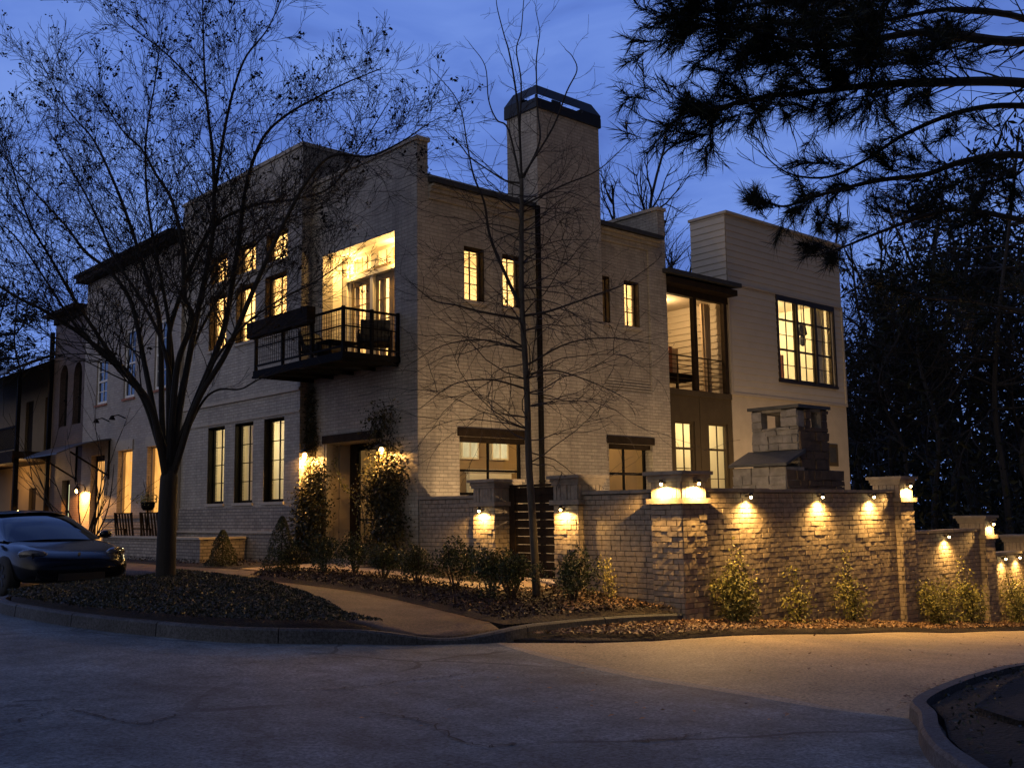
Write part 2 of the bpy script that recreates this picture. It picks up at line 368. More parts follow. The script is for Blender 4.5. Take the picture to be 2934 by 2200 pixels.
def in_poly(poly, n):
    B = np.array(poly, float); lo, hi = B.min(0), B.max(0); out = np.zeros((0, 2))
    while len(out) < n:
        q = rng.uniform(lo, hi, (n*2, 2)); out = np.r_[out, q[inside(q, B)]]
    return out[:n]
def catmull(pts, n=6):
    P = [Vector(p) for p in pts]; P = [P[0]*2-P[1]]+P+[P[-1]*2-P[-2]]; out = []
    for i in range(1, len(P)-2):
        a, b, c, d = P[i-1:i+3]
        for k in range(n):
            t = k/n; out.append(.5*((2*b)+(c-a)*t+(2*a-5*b+4*c-d)*t*t+(3*b-a-3*c+d)*t**3))
    return out+[P[-2]]

# walls with openings: ax 'y' spans Y with its outer face at X=a; ax 'x' spans X with its outer face at Y=a
def wbox(mb, ax, u0, u1, a, b, z0, z1):
    if ax == 'y': mb.box(a, b, u0, u1, z0, z1)
    else: mb.box(u0, u1, a, b, z0, z1)
def wall(mb, ax, a, b, u0, u1, z0, z1, holes=()):
    us = sorted({u0, u1, *[h[0] for h in holes], *[h[1] for h in holes]}); zs = sorted({z0, z1, *[h[2] for h in holes], *[h[3] for h in holes]})
    us = [u for u in us if u0 <= u <= u1]; zs = [z for z in zs if z0 <= z <= z1]
    def solid(i, j):
        if i < 0 or j < 0 or i >= len(us)-1 or j >= len(zs)-1: return False
        u, z = (us[i]+us[i+1])/2, (zs[j]+zs[j+1])/2
        return not any(h[0] < u < h[1] and h[2] < z < h[3] for h in holes)
    P = (lambda u, d, z: (d, u, z)) if ax == 'y' else (lambda u, d, z: (u, d, z))
    fl = (ax == 'y')
    def q(*p): mb.quad(*(p if fl else p[::-1]))
    for i in range(len(us)-1):
        for j in range(len(zs)-1):
            if not solid(i, j): continue
            A, B, C, D = us[i], us[i+1], zs[j], zs[j+1]
            q(P(A,a,C), P(A,a,D), P(B,a,D), P(B,a,C)); q(P(A,b,C), P(B,b,C), P(B,b,D), P(A,b,D))
            if not solid(i-1, j): q(P(A,a,C), P(A,b,C), P(A,b,D), P(A,a,D))
            if not solid(i+1, j): q(P(B,a,C), P(B,a,D), P(B,b,D), P(B,b,C))
            if not solid(i, j-1): q(P(A,a,C), P(B,a,C), P(B,b,C), P(A,b,C))
            if not solid(i, j+1): q(P(A,a,D), P(A,b,D), P(B,b,D), P(B,a,D))
def laps(mb, ax, a, u0, u1, z0, z1, h, holes=(), o2=.024):
    """lap boards, each leaning out to its lower edge"""
    z = z0
    while z < z1-.01:
        t = min(z+h, z1); cuts = sorted([u0, u1]+[e for H in holes if H[2] < t-.001 and H[3] > z+.001 for e in H[:2]])
        for k in range(0, len(cuts)-1, 2):
            A, B = cuts[k], cuts[k+1]; o = a-o2; n = a-.004
            if ax == 'x':
                mb.quad((A,o,z),(B,o,z),(B,n,t),(A,n,t)); mb.quad((A,n,z),(B,n,z),(B,o,z),(A,o,z))
            else:
                mb.quad((o,B,z),(o,A,z),(n,A,t),(n,B,t)); mb.quad((n,B,z),(n,A,z),(o,A,z),(o,B,z))
        z = t
def window(par, ax, face, u0, u1, z0, z1, nu, zr, mat='darkwood', fw=.06, rec=.13, mun=.02, sill=True, rails=(), glass='glass', name='window', sillmat='sill', thick=.06, lining=False):
    """nu panes across; zr: list of bar heights (fractions); rails: thicker bars (fractions)"""
    m = MB(); d0, d1 = face+rec, face+rec+thick
    for A, B, C, D in ((u0, u0+fw, z0, z1), (u1-fw, u1, z0, z1), (u0+fw, u1-fw, z0, z0+fw), (u0+fw, u1-fw, z1-fw, z1)): wbox(m, ax, A, B, d0, d1, C, D)
    for k in range(1, nu):
        u = u0+fw+(u1-u0-2*fw)*k/nu; wbox(m, ax, u-mun/2, u+mun/2, d0+.012, d1-.012, z0+fw, z1-fw)
    for q in zr:
        z = z0+fw+(z1-z0-2*fw)*q; wbox(m, ax, u0+fw, u1-fw, d0+.015, d1-.015, z-mun/2, z+mun/2)
    for q in rails:
        z = z0+fw+(z1-z0-2*fw)*q; wbox(m, ax, u0+fw, u1-fw, d0-.004, d1-.004, z-.03, z+.03)
    if lining:
        for A, B, C, D in ((u0+.001, u0+.022, z0+.001, z1-.001), (u1-.022, u1-.001, z0+.001, z1-.001), (u0+.022, u1-.022, z1-.022, z1-.001)): wbox(m, ax, A, B, face+.012, d0-.001, C, D)
    w = m.build(name, mat, par)
    gm = MB(); dm = (d0+d1)/2+.004
    if ax == 'y': gm.quad((dm,u0+fw,z0+fw),(dm,u0+fw,z1-fw),(dm,u1-fw,z1-fw),(dm,u1-fw,z0+fw))
    else: gm.quad((u0+fw,dm,z0+fw),(u1-fw,dm,z0+fw),(u1-fw,dm,z1-fw),(u0+fw,dm,z1-fw))
    gm.build('pane', glass, w)
    if sill:
        sm = MB(); wbox(sm, ax, u0-.05, u1+.05, face-.045, face+rec-.002, z0-.075, z0-.003); sm.build('sill', sillmat, w)
    return w
def room(par, x0, x1, y0, y1, z0, z1, open_=(), mat='ivory', floor='floorwood'):
    m = MB(); t = .04
    if '-x' not in open_: m.box(x0-t, x0, y0, y1, z0, z1)
    if '+x' not in open_: m.box(x1, x1+t, y0, y1, z0, z1)
    if '-y' not in open_: m.box(x0, x1, y0-t, y0, z0, z1)
    if '+y' not in open_: m.box(x0, x1, y1, y1+t, z0, z1)
    m.box(x0, x1, y0, y1, z1+.001, z1+t)
    r = m.build('interior_wall', mat, par)
    f = MB(); f.box(x0, x1, y0, y1, z0-t, z0-.001); f.build('floor', floor, r)
    return r
# real bricks laid with small differences in depth
def brickface(mb, o, u, n, L, z0, z1, bh=.088, bl=.225, dmin=.008, dmax=.026, seed=0, rough=.006):
    R = random.Random(seed); o, u, n = Vector(o), Vector(u), Vector(n); z = z1; row = 0
    while z > z0:
        zb = z-bh; x = -(bl*.5 if row % 2 else 0)-R.uniform(0, .03)
        while x < L:
            l = bl*R.choice((1, 1, 1, 1.04, .96, .55 if R.random() < .25 else 1)); a, b = max(0, x+.006), min(L, x+l-.007); x += l
            if b-a < .03: continue
            d = R.uniform(dmin, dmax)
            if R.random() < .07: d += rough*1.4
            j = lambda k=1: R.uniform(-1, 1)*rough*k
            P = lambda s, h, e: o+u*s+n*e+Vector((0, 0, h))
            top, bot = z-.006+j(.6), zb+.007+j(.9)
            mid = (a+b)/2+j(3)
            f = [P(a+j(.5), bot+j(.7), d+j()), P(mid, bot+j(.9), d+j()), P(b+j(.5), bot+j(.7), d+j()), P(b+j(.4), top+j(.5), d+j()), P(mid, top+j(.6), d+j()), P(a+j(.4), top+j(.5), d+j())]
            k = [P(a, bot, -.001), P(mid, bot, -.001), P(b, bot, -.001), P(b, top, -.001), P(mid, top, -.001), P(a, top, -.001)]
            s = len(mb.v); mb.v += [tuple(q) for q in f+k]
            mb.f += [(s, s+1, s+4, s+5), (s+1, s+2, s+3, s+4)]
            for i in range(6): jn = (i+1) % 6; mb.f.append((s+i, s+6+i, s+6+jn, s+jn))
        z = zb; row += 1
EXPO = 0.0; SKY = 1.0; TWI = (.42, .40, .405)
CRAPE={
 'T':([(-4.98,1.38,0.23),(-4.98,1.38,0.95),(-4.98,1.38,1.65),(-4.97,1.37,2.28)],0.22,0.19),
 'A':([(-4.99,1.39,2.10),(-5.24,1.21,2.89),(-5.51,1.05,3.57),(-6.00,1.09,4.25),(-6.64,1.26,4.78),(-7.26,1.41,5.21),(-7.94,1.62,5.56),(-8.67,1.87,6.12)],0.1,0.02),
 'B':([(-4.99,1.39,2.19),(-5.08,1.71,3.20),(-5.24,2.09,4.61),(-5.39,2.45,5.82),(-5.65,2.93,6.51),(-6.01,3.49,7.03),(-6.22,3.91,7.57),(-6.67,4.54,8.35),(-7.08,5.15,9.14)],0.09,0.015),
 'C':([(-4.96,1.37,2.28),(-4.99,1.24,3.44),(-4.97,1.08,4.51),(-4.83,0.80,5.30),(-5.00,0.81,5.76),(-5.10,0.75,6.71),(-5.31,0.79,7.58),(-5.60,0.90,8.08),(-5.86,0.99,8.55),(-6.18,1.12,8.87),(-6.59,1.35,9.58)],0.1,0.012),
 'D':([(-4.95,1.35,2.28),(-4.85,1.29,3.45),(-4.61,1.10,5.41),(-4.46,1.00,6.45),(-4.37,0.95,7.30),(-4.38,0.99,8.59),(-4.45,1.08,9.46),(-4.52,1.17,10.34),(-4.55,1.24,11.47),(-4.58,1.29,12.45)],0.1,0.012),
 'E':([(-4.94,1.34,2.28),(-4.62,1.28,3.46),(-4.10,1.04,5.08),(-3.88,1.08,6.13),(-3.70,1.14,7.24),(-3.53,1.22,8.38),(-3.21,1.16,9.43),(-2.74,0.97,10.03),(-2.13,0.65,10.51),(-1.57,0.38,10.90),(-0.97,0.07,11.25)],0.1,0.012),
 'Fr':([(-4.92,1.33,2.28),(-4.70,0.81,3.69),(-4.39,0.22,4.64),(-4.07,-0.38,6.00),(-3.84,-0.89,6.99),(-3.62,-1.41,7.79),(-3.40,-1.92,8.18),(-3.01,-2.58,8.08),(-2.71,-3.17,8.26),(-2.46,-3.71,8.53)],0.09,0.012),
 'G':([(-4.33,1.06,7.88),(-4.20,0.78,9.60),(-4.03,0.46,10.68),(-3.75,0.04,11.27),(-3.58,-0.28,11.91)],0.05,0.01),
 'H':([(-4.93,1.33,2.46),(-4.61,0.89,3.61),(-4.41,0.55,3.93),(-4.13,0.13,3.93),(-3.88,-0.25,4.12),(-3.46,-0.79,4.29)],0.04,0.01),
 'I':([(-5.01,1.40,2.37),(-4.97,1.78,3.48),(-4.92,2.13,5.40),(-5.01,2.62,6.44),(-5.23,3.22,7.82),(-5.40,3.77,8.84),(-5.61,4.37,9.79),(-5.91,5.04,10.55),(-6.35,5.84,11.90)],0.09,0.012),
 'J':([(-5.08,1.47,2.73),(-5.57,1.26,3.76),(-6.16,1.14,4.41),(-6.88,1.14,5.38),(-7.44,0.99,6.14),(-7.93,0.78,6.77),(-8.42,0.58,8.03)],0.08,0.012),
 'K':([(-4.46,1.18,10.04),(-5.12,1.64,10.90),(-5.70,2.03,11.44),(-6.12,2.27,11.86)],0.03,0.008),
 'M':([(-5.07,1.46,2.91),(-5.38,1.53,3.80),(-5.83,1.72,4.33),(-6.21,1.85,4.67),(-6.64,2.03,5.19),(-7.15,2.28,6.07),(-7.59,2.45,6.76),(-7.98,2.59,7.17)],0.07,0.012),
 'N':([(-4.97,1.37,2.73),(-4.93,1.41,3.82),(-5.08,1.62,4.94),(-5.42,2.00,5.89),(-5.76,2.39,6.67),(-6.15,2.82,7.85),(-6.47,3.18,8.65),(-6.76,3.51,9.37)],0.07,0.012),
 'O':([(-4.88,1.29,2.91),(-4.67,0.77,3.87),(-4.53,0.31,4.55),(-4.26,-0.27,5.12),(-3.93,-0.90,5.51),(-3.55,-1.58,5.80),(-3.24,-2.20,6.17)],0.05,0.01),
 'P':([(-4.93,1.33,3.18),(-4.71,1.34,4.38),(-4.39,1.25,5.33),(-3.92,1.03,6.31),(-3.43,0.80,7.11),(-2.80,0.43,7.63),(-2.15,0.04,7.96)],0.05,0.01),
 'Q':([(-4.97,1.37,2.55),(-4.85,1.50,3.83),(-4.89,1.76,5.35),(-5.02,2.11,6.73),(-5.13,2.44,8.05),(-5.11,2.65,9.41),(-4.93,2.72,10.71),(-4.77,2.81,12.04)],0.07,0.012),
 'L':([(-4.98,1.38,2.91),(-4.93,1.62,4.76),(-4.81,1.79,5.43),(-4.40,1.71,6.75),(-3.97,1.61,7.58),(-3.22,1.22,8.03),(-2.54,0.89,8.19),(-1.84,0.54,8.55),(-1.20,0.26,9.66),(-0.70,0.09,10.58)],0.08,0.012),
}
YOUNG={
 'T':([(-1.47,-5.27,-0.07),(-1.50,-5.24,1.16),(-1.54,-5.20,2.33),(-1.55,-5.19,3.51),(-1.60,-5.15,5.11),(-1.59,-5.16,6.34),(-1.58,-5.17,7.28)],0.085,0.045),
 'a':([(-1.58,-5.17,7.26),(-1.64,-5.18,8.42),(-1.73,-5.17,9.10),(-1.83,-5.15,9.59),(-1.91,-5.14,9.81),(-2.03,-5.10,10.29),(-2.08,-5.12,10.53)],0.025,0.006),
 'b':([(-1.58,-5.17,7.26),(-1.56,-5.12,8.12),(-1.50,-5.11,9.08),(-1.52,-5.02,9.71),(-1.42,-5.04,10.08),(-1.35,-5.04,10.63),(-1.30,-5.02,10.84)],0.02,0.006),
 'c':([(-1.56,-5.19,7.30),(-1.28,-5.32,7.97),(-1.24,-5.25,8.59),(-1.19,-5.18,9.46),(-1.10,-5.15,9.92),(-1.02,-5.11,10.21),(-1.01,-5.00,10.66)],0.022,0.006),
 'd':([(-1.56,-5.19,7.34),(-1.23,-5.61,8.16),(-1.11,-5.86,8.78),(-1.04,-6.05,9.12),(-1.17,-6.08,9.32),(-1.33,-6.07,9.41)],0.022,0.006),
 'e':([(-1.61,-5.14,4.97),(-1.99,-4.97,5.87),(-2.18,-4.97,6.28),(-2.32,-5.02,6.75),(-2.53,-5.00,7.18),(-2.69,-5.03,7.67),(-2.88,-5.04,8.37),(-3.28,-4.85,8.90)],0.035,0.006),
 'f':([(-1.58,-5.16,7.21),(-1.72,-4.93,7.28),(-1.84,-4.71,7.45),(-2.10,-4.38,7.78),(-2.16,-4.22,8.00),(-2.33,-3.95,8.36)],0.022,0.006),
 'g':([(-1.58,-5.16,7.17),(-1.65,-4.92,8.23),(-1.71,-4.67,8.48),(-1.72,-4.47,8.92),(-1.67,-4.33,9.61),(-1.79,-4.04,10.11)],0.022,0.006),
 'h':([(-1.59,-5.16,4.85),(-1.41,-5.56,4.88),(-1.22,-5.97,4.98),(-0.95,-6.46,5.13),(-0.81,-6.82,5.23),(-0.59,-7.26,5.52)],0.028,0.006),
 'i':([(-1.58,-5.17,6.80),(-1.17,-5.80,7.10),(-0.87,-6.34,7.29),(-0.58,-6.87,7.76)],0.022,0.006),
 'j':([(-1.59,-5.16,4.79),(-2.20,-4.81,4.90),(-2.62,-4.64,4.99),(-3.01,-4.49,5.05),(-3.37,-4.37,5.31)],0.028,0.006),
 'k':([(-1.56,-5.19,3.83),(-1.42,-5.76,3.85),(-1.15,-6.45,3.57),(-0.95,-7.07,3.22)],0.02,0.005),
 'l':([(-1.56,-5.19,3.59),(-2.18,-4.98,3.72),(-2.81,-4.77,3.62),(-3.38,-4.63,3.21)],0.02,0.005),
 'm':([(-1.56,-5.19,3.99),(-0.88,-5.57,4.40),(-0.16,-5.99,4.50),(0.51,-6.37,4.39)],0.02,0.005),
 'n':([(-1.56,-5.18,4.23),(-1.91,-4.55,4.48),(-2.31,-3.89,4.44),(-2.65,-3.26,4.12)],0.02,0.005),
}
PINE={
 'T':([(0.75,-13.31,-1.89),(0.87,-13.42,0.30),(1.00,-13.53,2.59),(1.13,-13.65,4.99),(1.25,-13.76,7.17),(1.42,-13.90,10.12)],0.22,0.14),
 'p0':([(1.35,-13.85,8.72),(0.17,-13.06,8.44),(-0.99,-12.28,8.25),(-2.06,-11.59,8.04),(-2.86,-11.14,7.76),(-3.54,-10.80,7.55)],0.06,0.015),
 'p1':([(1.29,-13.79,7.75),(0.03,-13.04,7.44),(-1.19,-12.33,7.45),(-2.32,-11.69,7.15),(-3.04,-11.43,7.12),(-3.72,-11.19,7.16),(-4.36,-11.01,7.15)],0.07,0.012),
 'p2':([(1.22,-13.73,6.66),(0.12,-12.97,6.93),(-1.21,-12.00,6.88),(-2.24,-11.29,6.71),(-2.87,-10.96,6.57),(-3.39,-10.71,6.38),(-3.83,-10.54,6.20)],0.07,0.012),
 'p3':([(1.20,-13.72,6.48),(0.31,-12.87,6.70),(-0.26,-12.33,6.65),(-0.81,-11.79,6.36),(-1.18,-11.42,6.03),(-1.54,-11.06,5.81),(-1.90,-10.70,5.88),(-2.15,-10.44,6.19)],0.05,0.006),
 'p4':([(1.15,-13.67,5.66),(0.18,-12.87,6.00),(-0.46,-12.37,5.91),(-0.90,-12.06,5.72),(-1.42,-11.66,5.63),(-2.06,-11.17,5.42),(-2.38,-10.96,5.28),(-2.58,-10.86,5.30)],0.06,0.01),
 'p5':([(1.10,-13.63,4.93),(0.37,-12.74,5.20),(-0.05,-12.14,5.40),(-0.27,-11.72,5.37),(-0.61,-11.19,5.18),(-0.80,-10.79,5.04),(-0.87,-10.51,4.99)],0.05,0.01),
 'p6':([(1.03,-13.56,3.78),(0.52,-12.60,4.03),(0.40,-11.98,4.25),(0.25,-11.35,4.40),(0.18,-10.78,4.76)],0.04,0.01),
 'p7':([(1.25,-13.76,7.24),(0.67,-12.83,8.04),(0.22,-12.02,8.34),(-0.22,-11.23,8.33),(-0.63,-10.46,8.57),(-0.96,-9.76,9.05)],0.05,0.01),
}
CRACKS = [[(-8.5, -9.56), (-8.01, -9.7), (-7.36, -9.63), (-6.93, -9.66), (-6.21, -9.52)], [(-8.57, -10.85), (-8.46, -11.46), (-8.73, -12.36), (-8.41, -12.51)], [(-10.88, -9.54), (-10.39, -9.31), (-10.23, -10.18), (-9.8, -10.03)], [(-8.42, -7.76), (-7.86, -7.72), (-7.31, -7.73), (-6.79, -7.92)], [(-7.76, -12.95), (-7.49, -13.09), (-7.12, -13.06)]]
# ------------------------------------------------------------------ the setting: ground, road, kerbs, beds
KB = [(-4.3,2.75),(-5.2,1.95),(-7.2,1.25),(-8.15,.55),(-8.44,-.48),(-8.37,-2.41),(-8.18,-3.69),(-7.93,-4.62),(-7.52,-5.76),(-6.94,-6.44),(-6.2,-6.82),(-5.42,-7.25),(-4.84,-7.46),(-4.2,-7.58),(-3.2,-7.42),(-1.8,-7.3),(-.13,-7.28)]
def ground_mesh():
    xs = np.concatenate([np.arange(-300, -60, 30), np.arange(-60, 80, 4), np.arange(80, 301, 30)]); n = len(xs)
    X, Y = np.meshgrid(xs, xs); W = np.c_[X.ravel(), Y.ravel()]; z = np.clip(gh(W), -9, 3)-.12
    F = [(j*n+i, j*n+i+1, (j+1)*n+i+1, (j+1)*n+i) for j in range(n-1) for i in range(n-1)]
    struct(link_mesh('ground', np.c_[W, z], F, 'soil', None, True))
ground_mesh()
JL = [(-4.33,-7.6),(-4.59,-8.75),(-5.04,-10.75),(-5.06,-11.7),(-5.1,-12.43),(-5.25,-13.0)]
WB = [(-4.05,-7.55),(-3.32,-8.25),(-2.29,-8.5),(-1.28,-8.5),(.87,-8.45),(4.81,-8.3),(10.78,-8.05),(17,-8.0),(30,-8)]   # outer edge of the wall bed
RI = [(-5.2,-13.6),(-3.77,-13.15),(-2.33,-12.89),(-.79,-12.75),(4,-12.7),(12,-12.9),(30,-13.5)]
OFF = (-.06, -.16); sh = lambda P: [(x+OFF[0], y+OFF[1]) for x, y in P]; RI = sh(RI)
JL2 = [(-4.40,-7.62),(-4.80,-8.78),(-5.26,-10.75),(-5.27,-11.7),(-5.32,-12.43),(-5.38,-13.0)]
sheet('gutter_strip', JL+[RI[0]]+JL2[::-1], 0, 'gutter', .3)
sheet('driveway', JL+RI+WB[::-1][:-1], 0, 'concrete', .45)
sheet('road', [(-45,-40),(30,-40)]+RI[::-1]+JL2[::-1]+[(-4.05,-7.55),(-3.4,-6),(-1,-5),(-1,32),(-45,32)], 0, 'asphalt', .55)
def crack(px, w=.008):
    P = []; R = random.Random(len(px)*7+int(px[0][0]*10))
    for q in catmull(px, 14): P.append((q.x+R.gauss(0,.022), q.y+R.gauss(0,.022)))
    m = MB()
    for i in range(len(P)-1):
        a, b = Vector(P[i]), Vector(P[i+1]); d = (b-a).normalized(); n = Vector((-d.y, d.x))*w*R.uniform(.4, 1.3)
        m.quad(*[(c.x, c.y, g(c.x, c.y)+.009) for c in (a-n, a+n, b+n, b-n)])
    struct(m.build('road_crack', 'tyre'))
for px in CRACKS: crack(px)
def kerb(path, hfun, name='kerb', w=.15, seg=1.5, gap=.008, mat='kerb'):
    P = catmull(path, 8); m = MB(); acc = 0
    def sec(i):
        a = P[max(i-1, 0)]; b = P[min(i+1, len(P)-1)]; d = (b-a).normalized(); nrm = Vector((d.y, -d.x))  # inward side
        c = P[i]; z = g(c.x, c.y); h = hfun(c.x, c.y)
        return [(c.x, c.y, z-.1), (c.x+nrm.x*.02, c.y+nrm.y*.02, z+h-.025), (c.x+nrm.x*.045, c.y+nrm.y*.045, z+h), (c.x+nrm.x*w, c.y+nrm.y*w, z+h), (c.x+nrm.x*w, c.y+nrm.y*w, z-.1)]
    prev = sec(0); first = True
    for i in range(1, len(P)):
        cur = sec(i); acc += (P[i]-P[i-1]).length
        if acc > seg:   # open joint
            acc = 0; cur2 = [tuple(np.array(a)+(np.array(b)-np.array(a))*(gap/(P[i]-P[i-1]).length*-1)) for a, b in zip(cur, prev)]
            cut = [tuple(np.array(c)*(1-.12)+np.array(p)*.12) for c, p in zip(cur, prev)]
            for k in range(4): m.quad(prev[k], cut[k], cut[k+1], prev[k+1])
            m.quad(*cut)
            m.quad(*cur[::-1])
        else:
            for k in range(4): m.quad(prev[k], cur[k], cur[k+1], prev[k+1])
        prev = cur
    o = m.build(name, mat, None, False); return struct(o)
# inward = right-hand side of travel for the island when walking from north end to the pillar: flip by reversing the path
kerb(KB[::-1], lambda x, y: KERB-.11*math.exp(-((x+5.0)**2+(y+7.35)**2)/.5), seg=1.7)
IS = [(-4.4,2.55),(-5.25,1.8),(-7.15,1.1),(-8.0,.5),(-8.29,-.48),(-8.22,-2.38),(-8.03,-3.62),(-7.79,-4.52),(-7.4,-5.6),(-6.86,-6.3),(-6.12,-6.66),(-5.7,-6.85),(-5.62,-5.9),(-5.03,-4.4),(-4.65,-3.1),(-4.2,-.75),(-4.05,3.0)]
sheet('island_soil', IS, KERB-.02, 'islandsoil', .35, .2, .10)
SW = [(-5.68,-6.92),(-5.4,-7.1),(-4.84,-7.31),(-4.2,-7.43),(-3.95,-6.95),(-3.69,-5.27),(-3.44,-3.28),(-3.6,-.94),(-3.7,.54),(-2.62,1.7),(-2.5,3.3),(-2.6,13),(-2.6,30),(-4.05,30),(-4.05,3.0),(-4.2,-.75),(-4.65,-3.1),(-5.03,-4.4),(-5.62,-5.9)]
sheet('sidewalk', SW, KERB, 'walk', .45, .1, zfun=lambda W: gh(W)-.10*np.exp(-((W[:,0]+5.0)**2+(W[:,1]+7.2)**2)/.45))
GP = [(-2.61,1.71),(-2.49,3.3),(.75,3.78),(.75,1.2),(-.9,1.2),(-1.05,-2.7),(-.75,-3.4),(-.1,-2.95),(.6,-2.95),(.6,-4.1),(-.3,-4.3),(-.8,-4.5),(-1.55,-4.0),(-1.75,-2.8),(-1.85,.9)]
sheet('garden_path', GP, KERB+.02, 'pathslab', .4, .15)
B1 = [(-3.68,.5),(-2.62,1.65),(-1.87,.9),(-1.77,-2.8),(-1.57,-4.0),(-.8,-4.52),(-.3,-4.32),(-.02,-4.3),(-.02,-7.15),(-.5,-7.16),(-1.8,-7.16),(-3.2,-7.28),(-4.0,-7.3),(-3.93,-6.95),(-3.67,-5.27),(-3.42,-3.28),(-3.58,-.94)]
sheet('mulch_bed', B1, KERB, 'mulch', .3, .2, .07)
B2 = [(-.88,1.18),(0,1.18),(0,-2.95),(-.1,-2.93),(-.73,-3.38),(-1.03,-2.7)]
sheet('mulch_bed', B2, KERB, 'mulch', .3, .2, .05)
B3 = [(-2.48,3.32),(-.02,3.68),(-.28,4.45),(-.28,7.2),(-1.6,7.2),(-1.6,13.6),(-.28,13.6),(-.28,16.5),(-2.58,16.5),(-2.58,13)]
sheet('mulch_bed', B3, KERB, 'mulch', .4, .2, .04)
WBED = [(-.2,-7.24),(-3.0,-7.45),(-4.05,-7.56)]+WB[1:-1]+[(17,-7.0)]
sheet('wall_bed', WBED, .02, 'mulch', .4, .05, .05)
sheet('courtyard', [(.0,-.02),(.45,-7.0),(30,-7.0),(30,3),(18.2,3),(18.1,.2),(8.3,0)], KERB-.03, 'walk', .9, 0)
sheet('forest_floor', [(11.3,-6.8),(18.6,.4),(18.6,40),(120,40),(120,-60),(30,-60),(30,-13.5),(30,-8)], .03, 'soil', 6)
RIP = RI[:6]+[(14,-17),(4,-19),(-6,-18.5),(-8.2,-17.0),(-7.6,-15.4),(-6.97,-14.68),(-6.3,-14.2),(-5.6,-13.85)]
kerb(sh([(-9.0,-19.5),(-8.2,-17.0),(-7.6,-15.4),(-6.97,-14.68),(-6.3,-14.2),(-5.6,-13.82),(-5.0,-13.45),(-3.77,-13.12),(-2.33,-12.86),(-.79,-12.72),(4,-12.67),(12,-12.87)]), lambda x, y: .13, seg=2.0)
RIN = [(-4.9,-13.6),(-3.7,-13.28),(-2.3,-13.02),(-.79,-12.9),(4,-12.85),(12,-13.05),(14,-17),(4,-19),(-6,-18.8),(-8.0,-17.1),(-7.42,-15.5),(-6.85,-14.85),(-6.2,-14.37),(-5.5,-14.0)]
RIN = sh(RIN)
sheet('island_soil', RIN, .08, 'islandsoil', .4, .2, .06)
sheet('ramp_slab', sh([(-5.2,-14.1),(-3.2,-13.55),(-.5,-13.3),(.8,-14.2),(-1.5,-15.0),(-4.4,-15.0),(-5.6,-14.6)]), .165, 'islandsoil', .4, .06)

# leaves, chips and ground cover nobody could count
def scatter(name, polys, ns, size, aspect, mat, lift, flat=.35, zo=KERB, axis=None):
    W = np.concatenate([in_poly(p, n) for p, n in zip(polys, ns)]); z = gh(W)+zo+lift+rng.uniform(0, .015, len(W))
    N = np.tile([0, 0, 1.], (len(W), 1))
    return struct(cards(name, np.c_[W, z], N, size, aspect, mat, None, flat, axis), 'stuff')
ISX = [(-4.4,2.6),(-5.25,1.85),(-7.15,1.15),(-8.05,.5),(-8.36,-.48),(-8.29,-2.38),(-8.1,-3.62),(-7.86,-4.52),(-7.46,-5.65),(-6.9,-6.36),(-6.14,-6.73),(-5.68,-6.9),(-5.6,-5.9),(-5.0,-4.4),(-4.62,-3.1),(-4.15,-.75),(-4.0,3.0)]
scatter('ground_cover', [ISX], [34000], (.032, .068), .5, 'cover', .10, .9)
scatter('ground_cover', [RIN], [7000], (.03, .06), .5, 'cover', .07, .8, .08)
scatter('bark_chips', [B1, B2, B3], [9000, 1200, 1500], (.03, .10), .4, 'chips', .075, .55)
scatter('fallen_leaves', [[(-3.9,-7.6),(-2.3,-8.45),(-.2,-8.4),(-.2,-7.35),(-2,-7.4)], [(-.2,-7.4),(-.2,-8.4),(4.8,-8.25),(10.8,-8.0),(16,-7.9),(16,-7.3),(.6,-7.3)]], [2600, 6500], (.035, .09), .6, 'litter', .07, .5, .02)
scatter('fallen_leaves', [B1,[(-1.5,-5.6),(-.1,-4.8),(-.1,-7.1),(-2.5,-7.1)]], [160,800], (.035, .08), .6, 'litter', .09, .5)
scatter('fallen_leaves', [[(-4.5,-8),(4,-8.6),(12,-8.6),(6,-11.5),(-4.7,-12)], [(-9,-11),(-4.5,-8),(-5,-13),(-8,-14)], [(-5.3,-13.5),(-3.6,-12.9),(-.6,-12.4),(3,-12.2),(3,-12.7),(-.79,-12.78),(-3.77,-13.2)]], [150, 50, 420], (.03, .07), .6, 'litter', .012, .2, 0)

# ------------------------------------------------------------------ the corner house
H = thing('corner_house', 'cream painted brick corner house with tall square chimney and lit windows', 'house', (0, 0, .2))
WARM = (1, .66, .27); YEL = (1, .80, .42)
LWIN = [(8.5,9.52,1.86,4.0),(6.86,7.9,1.86,4.0),(5.23,6.28,1.86,4.0)]
UWIN = [(8.54,9.62,6.2,7.78),(6.88,7.98,6.2,7.78),(5.2,6.34,6.2,7.78)]
SWIN = [(8.54,9.60,8.12,8.92),(6.88,7.96,8.12,8.92),(5.2,6.32,8.12,8.92)]
m = MB()
# left wing: street wall, return toward the right, back and far side
wall(m, 'y', -.3, 0, 4.47, 11.5, 1.06, 10.9, LWIN+UWIN+SWIN)
m.box(-.001, 8, 4.472, 4.77, 0, 10.9)
wall(m, 'x', 11.2, 11.5, 0, 8, 0, 10.9); m.box(7.7, 8, 4.77, 11.2, 0, 10.9)
# entrance bay
wall(m, 'y', 0, .3, 0, 4.47, 0, 9.86, [(.87, 3.95, 5.0, 7.93), (1.45, 3.81, .3, 3.22)])
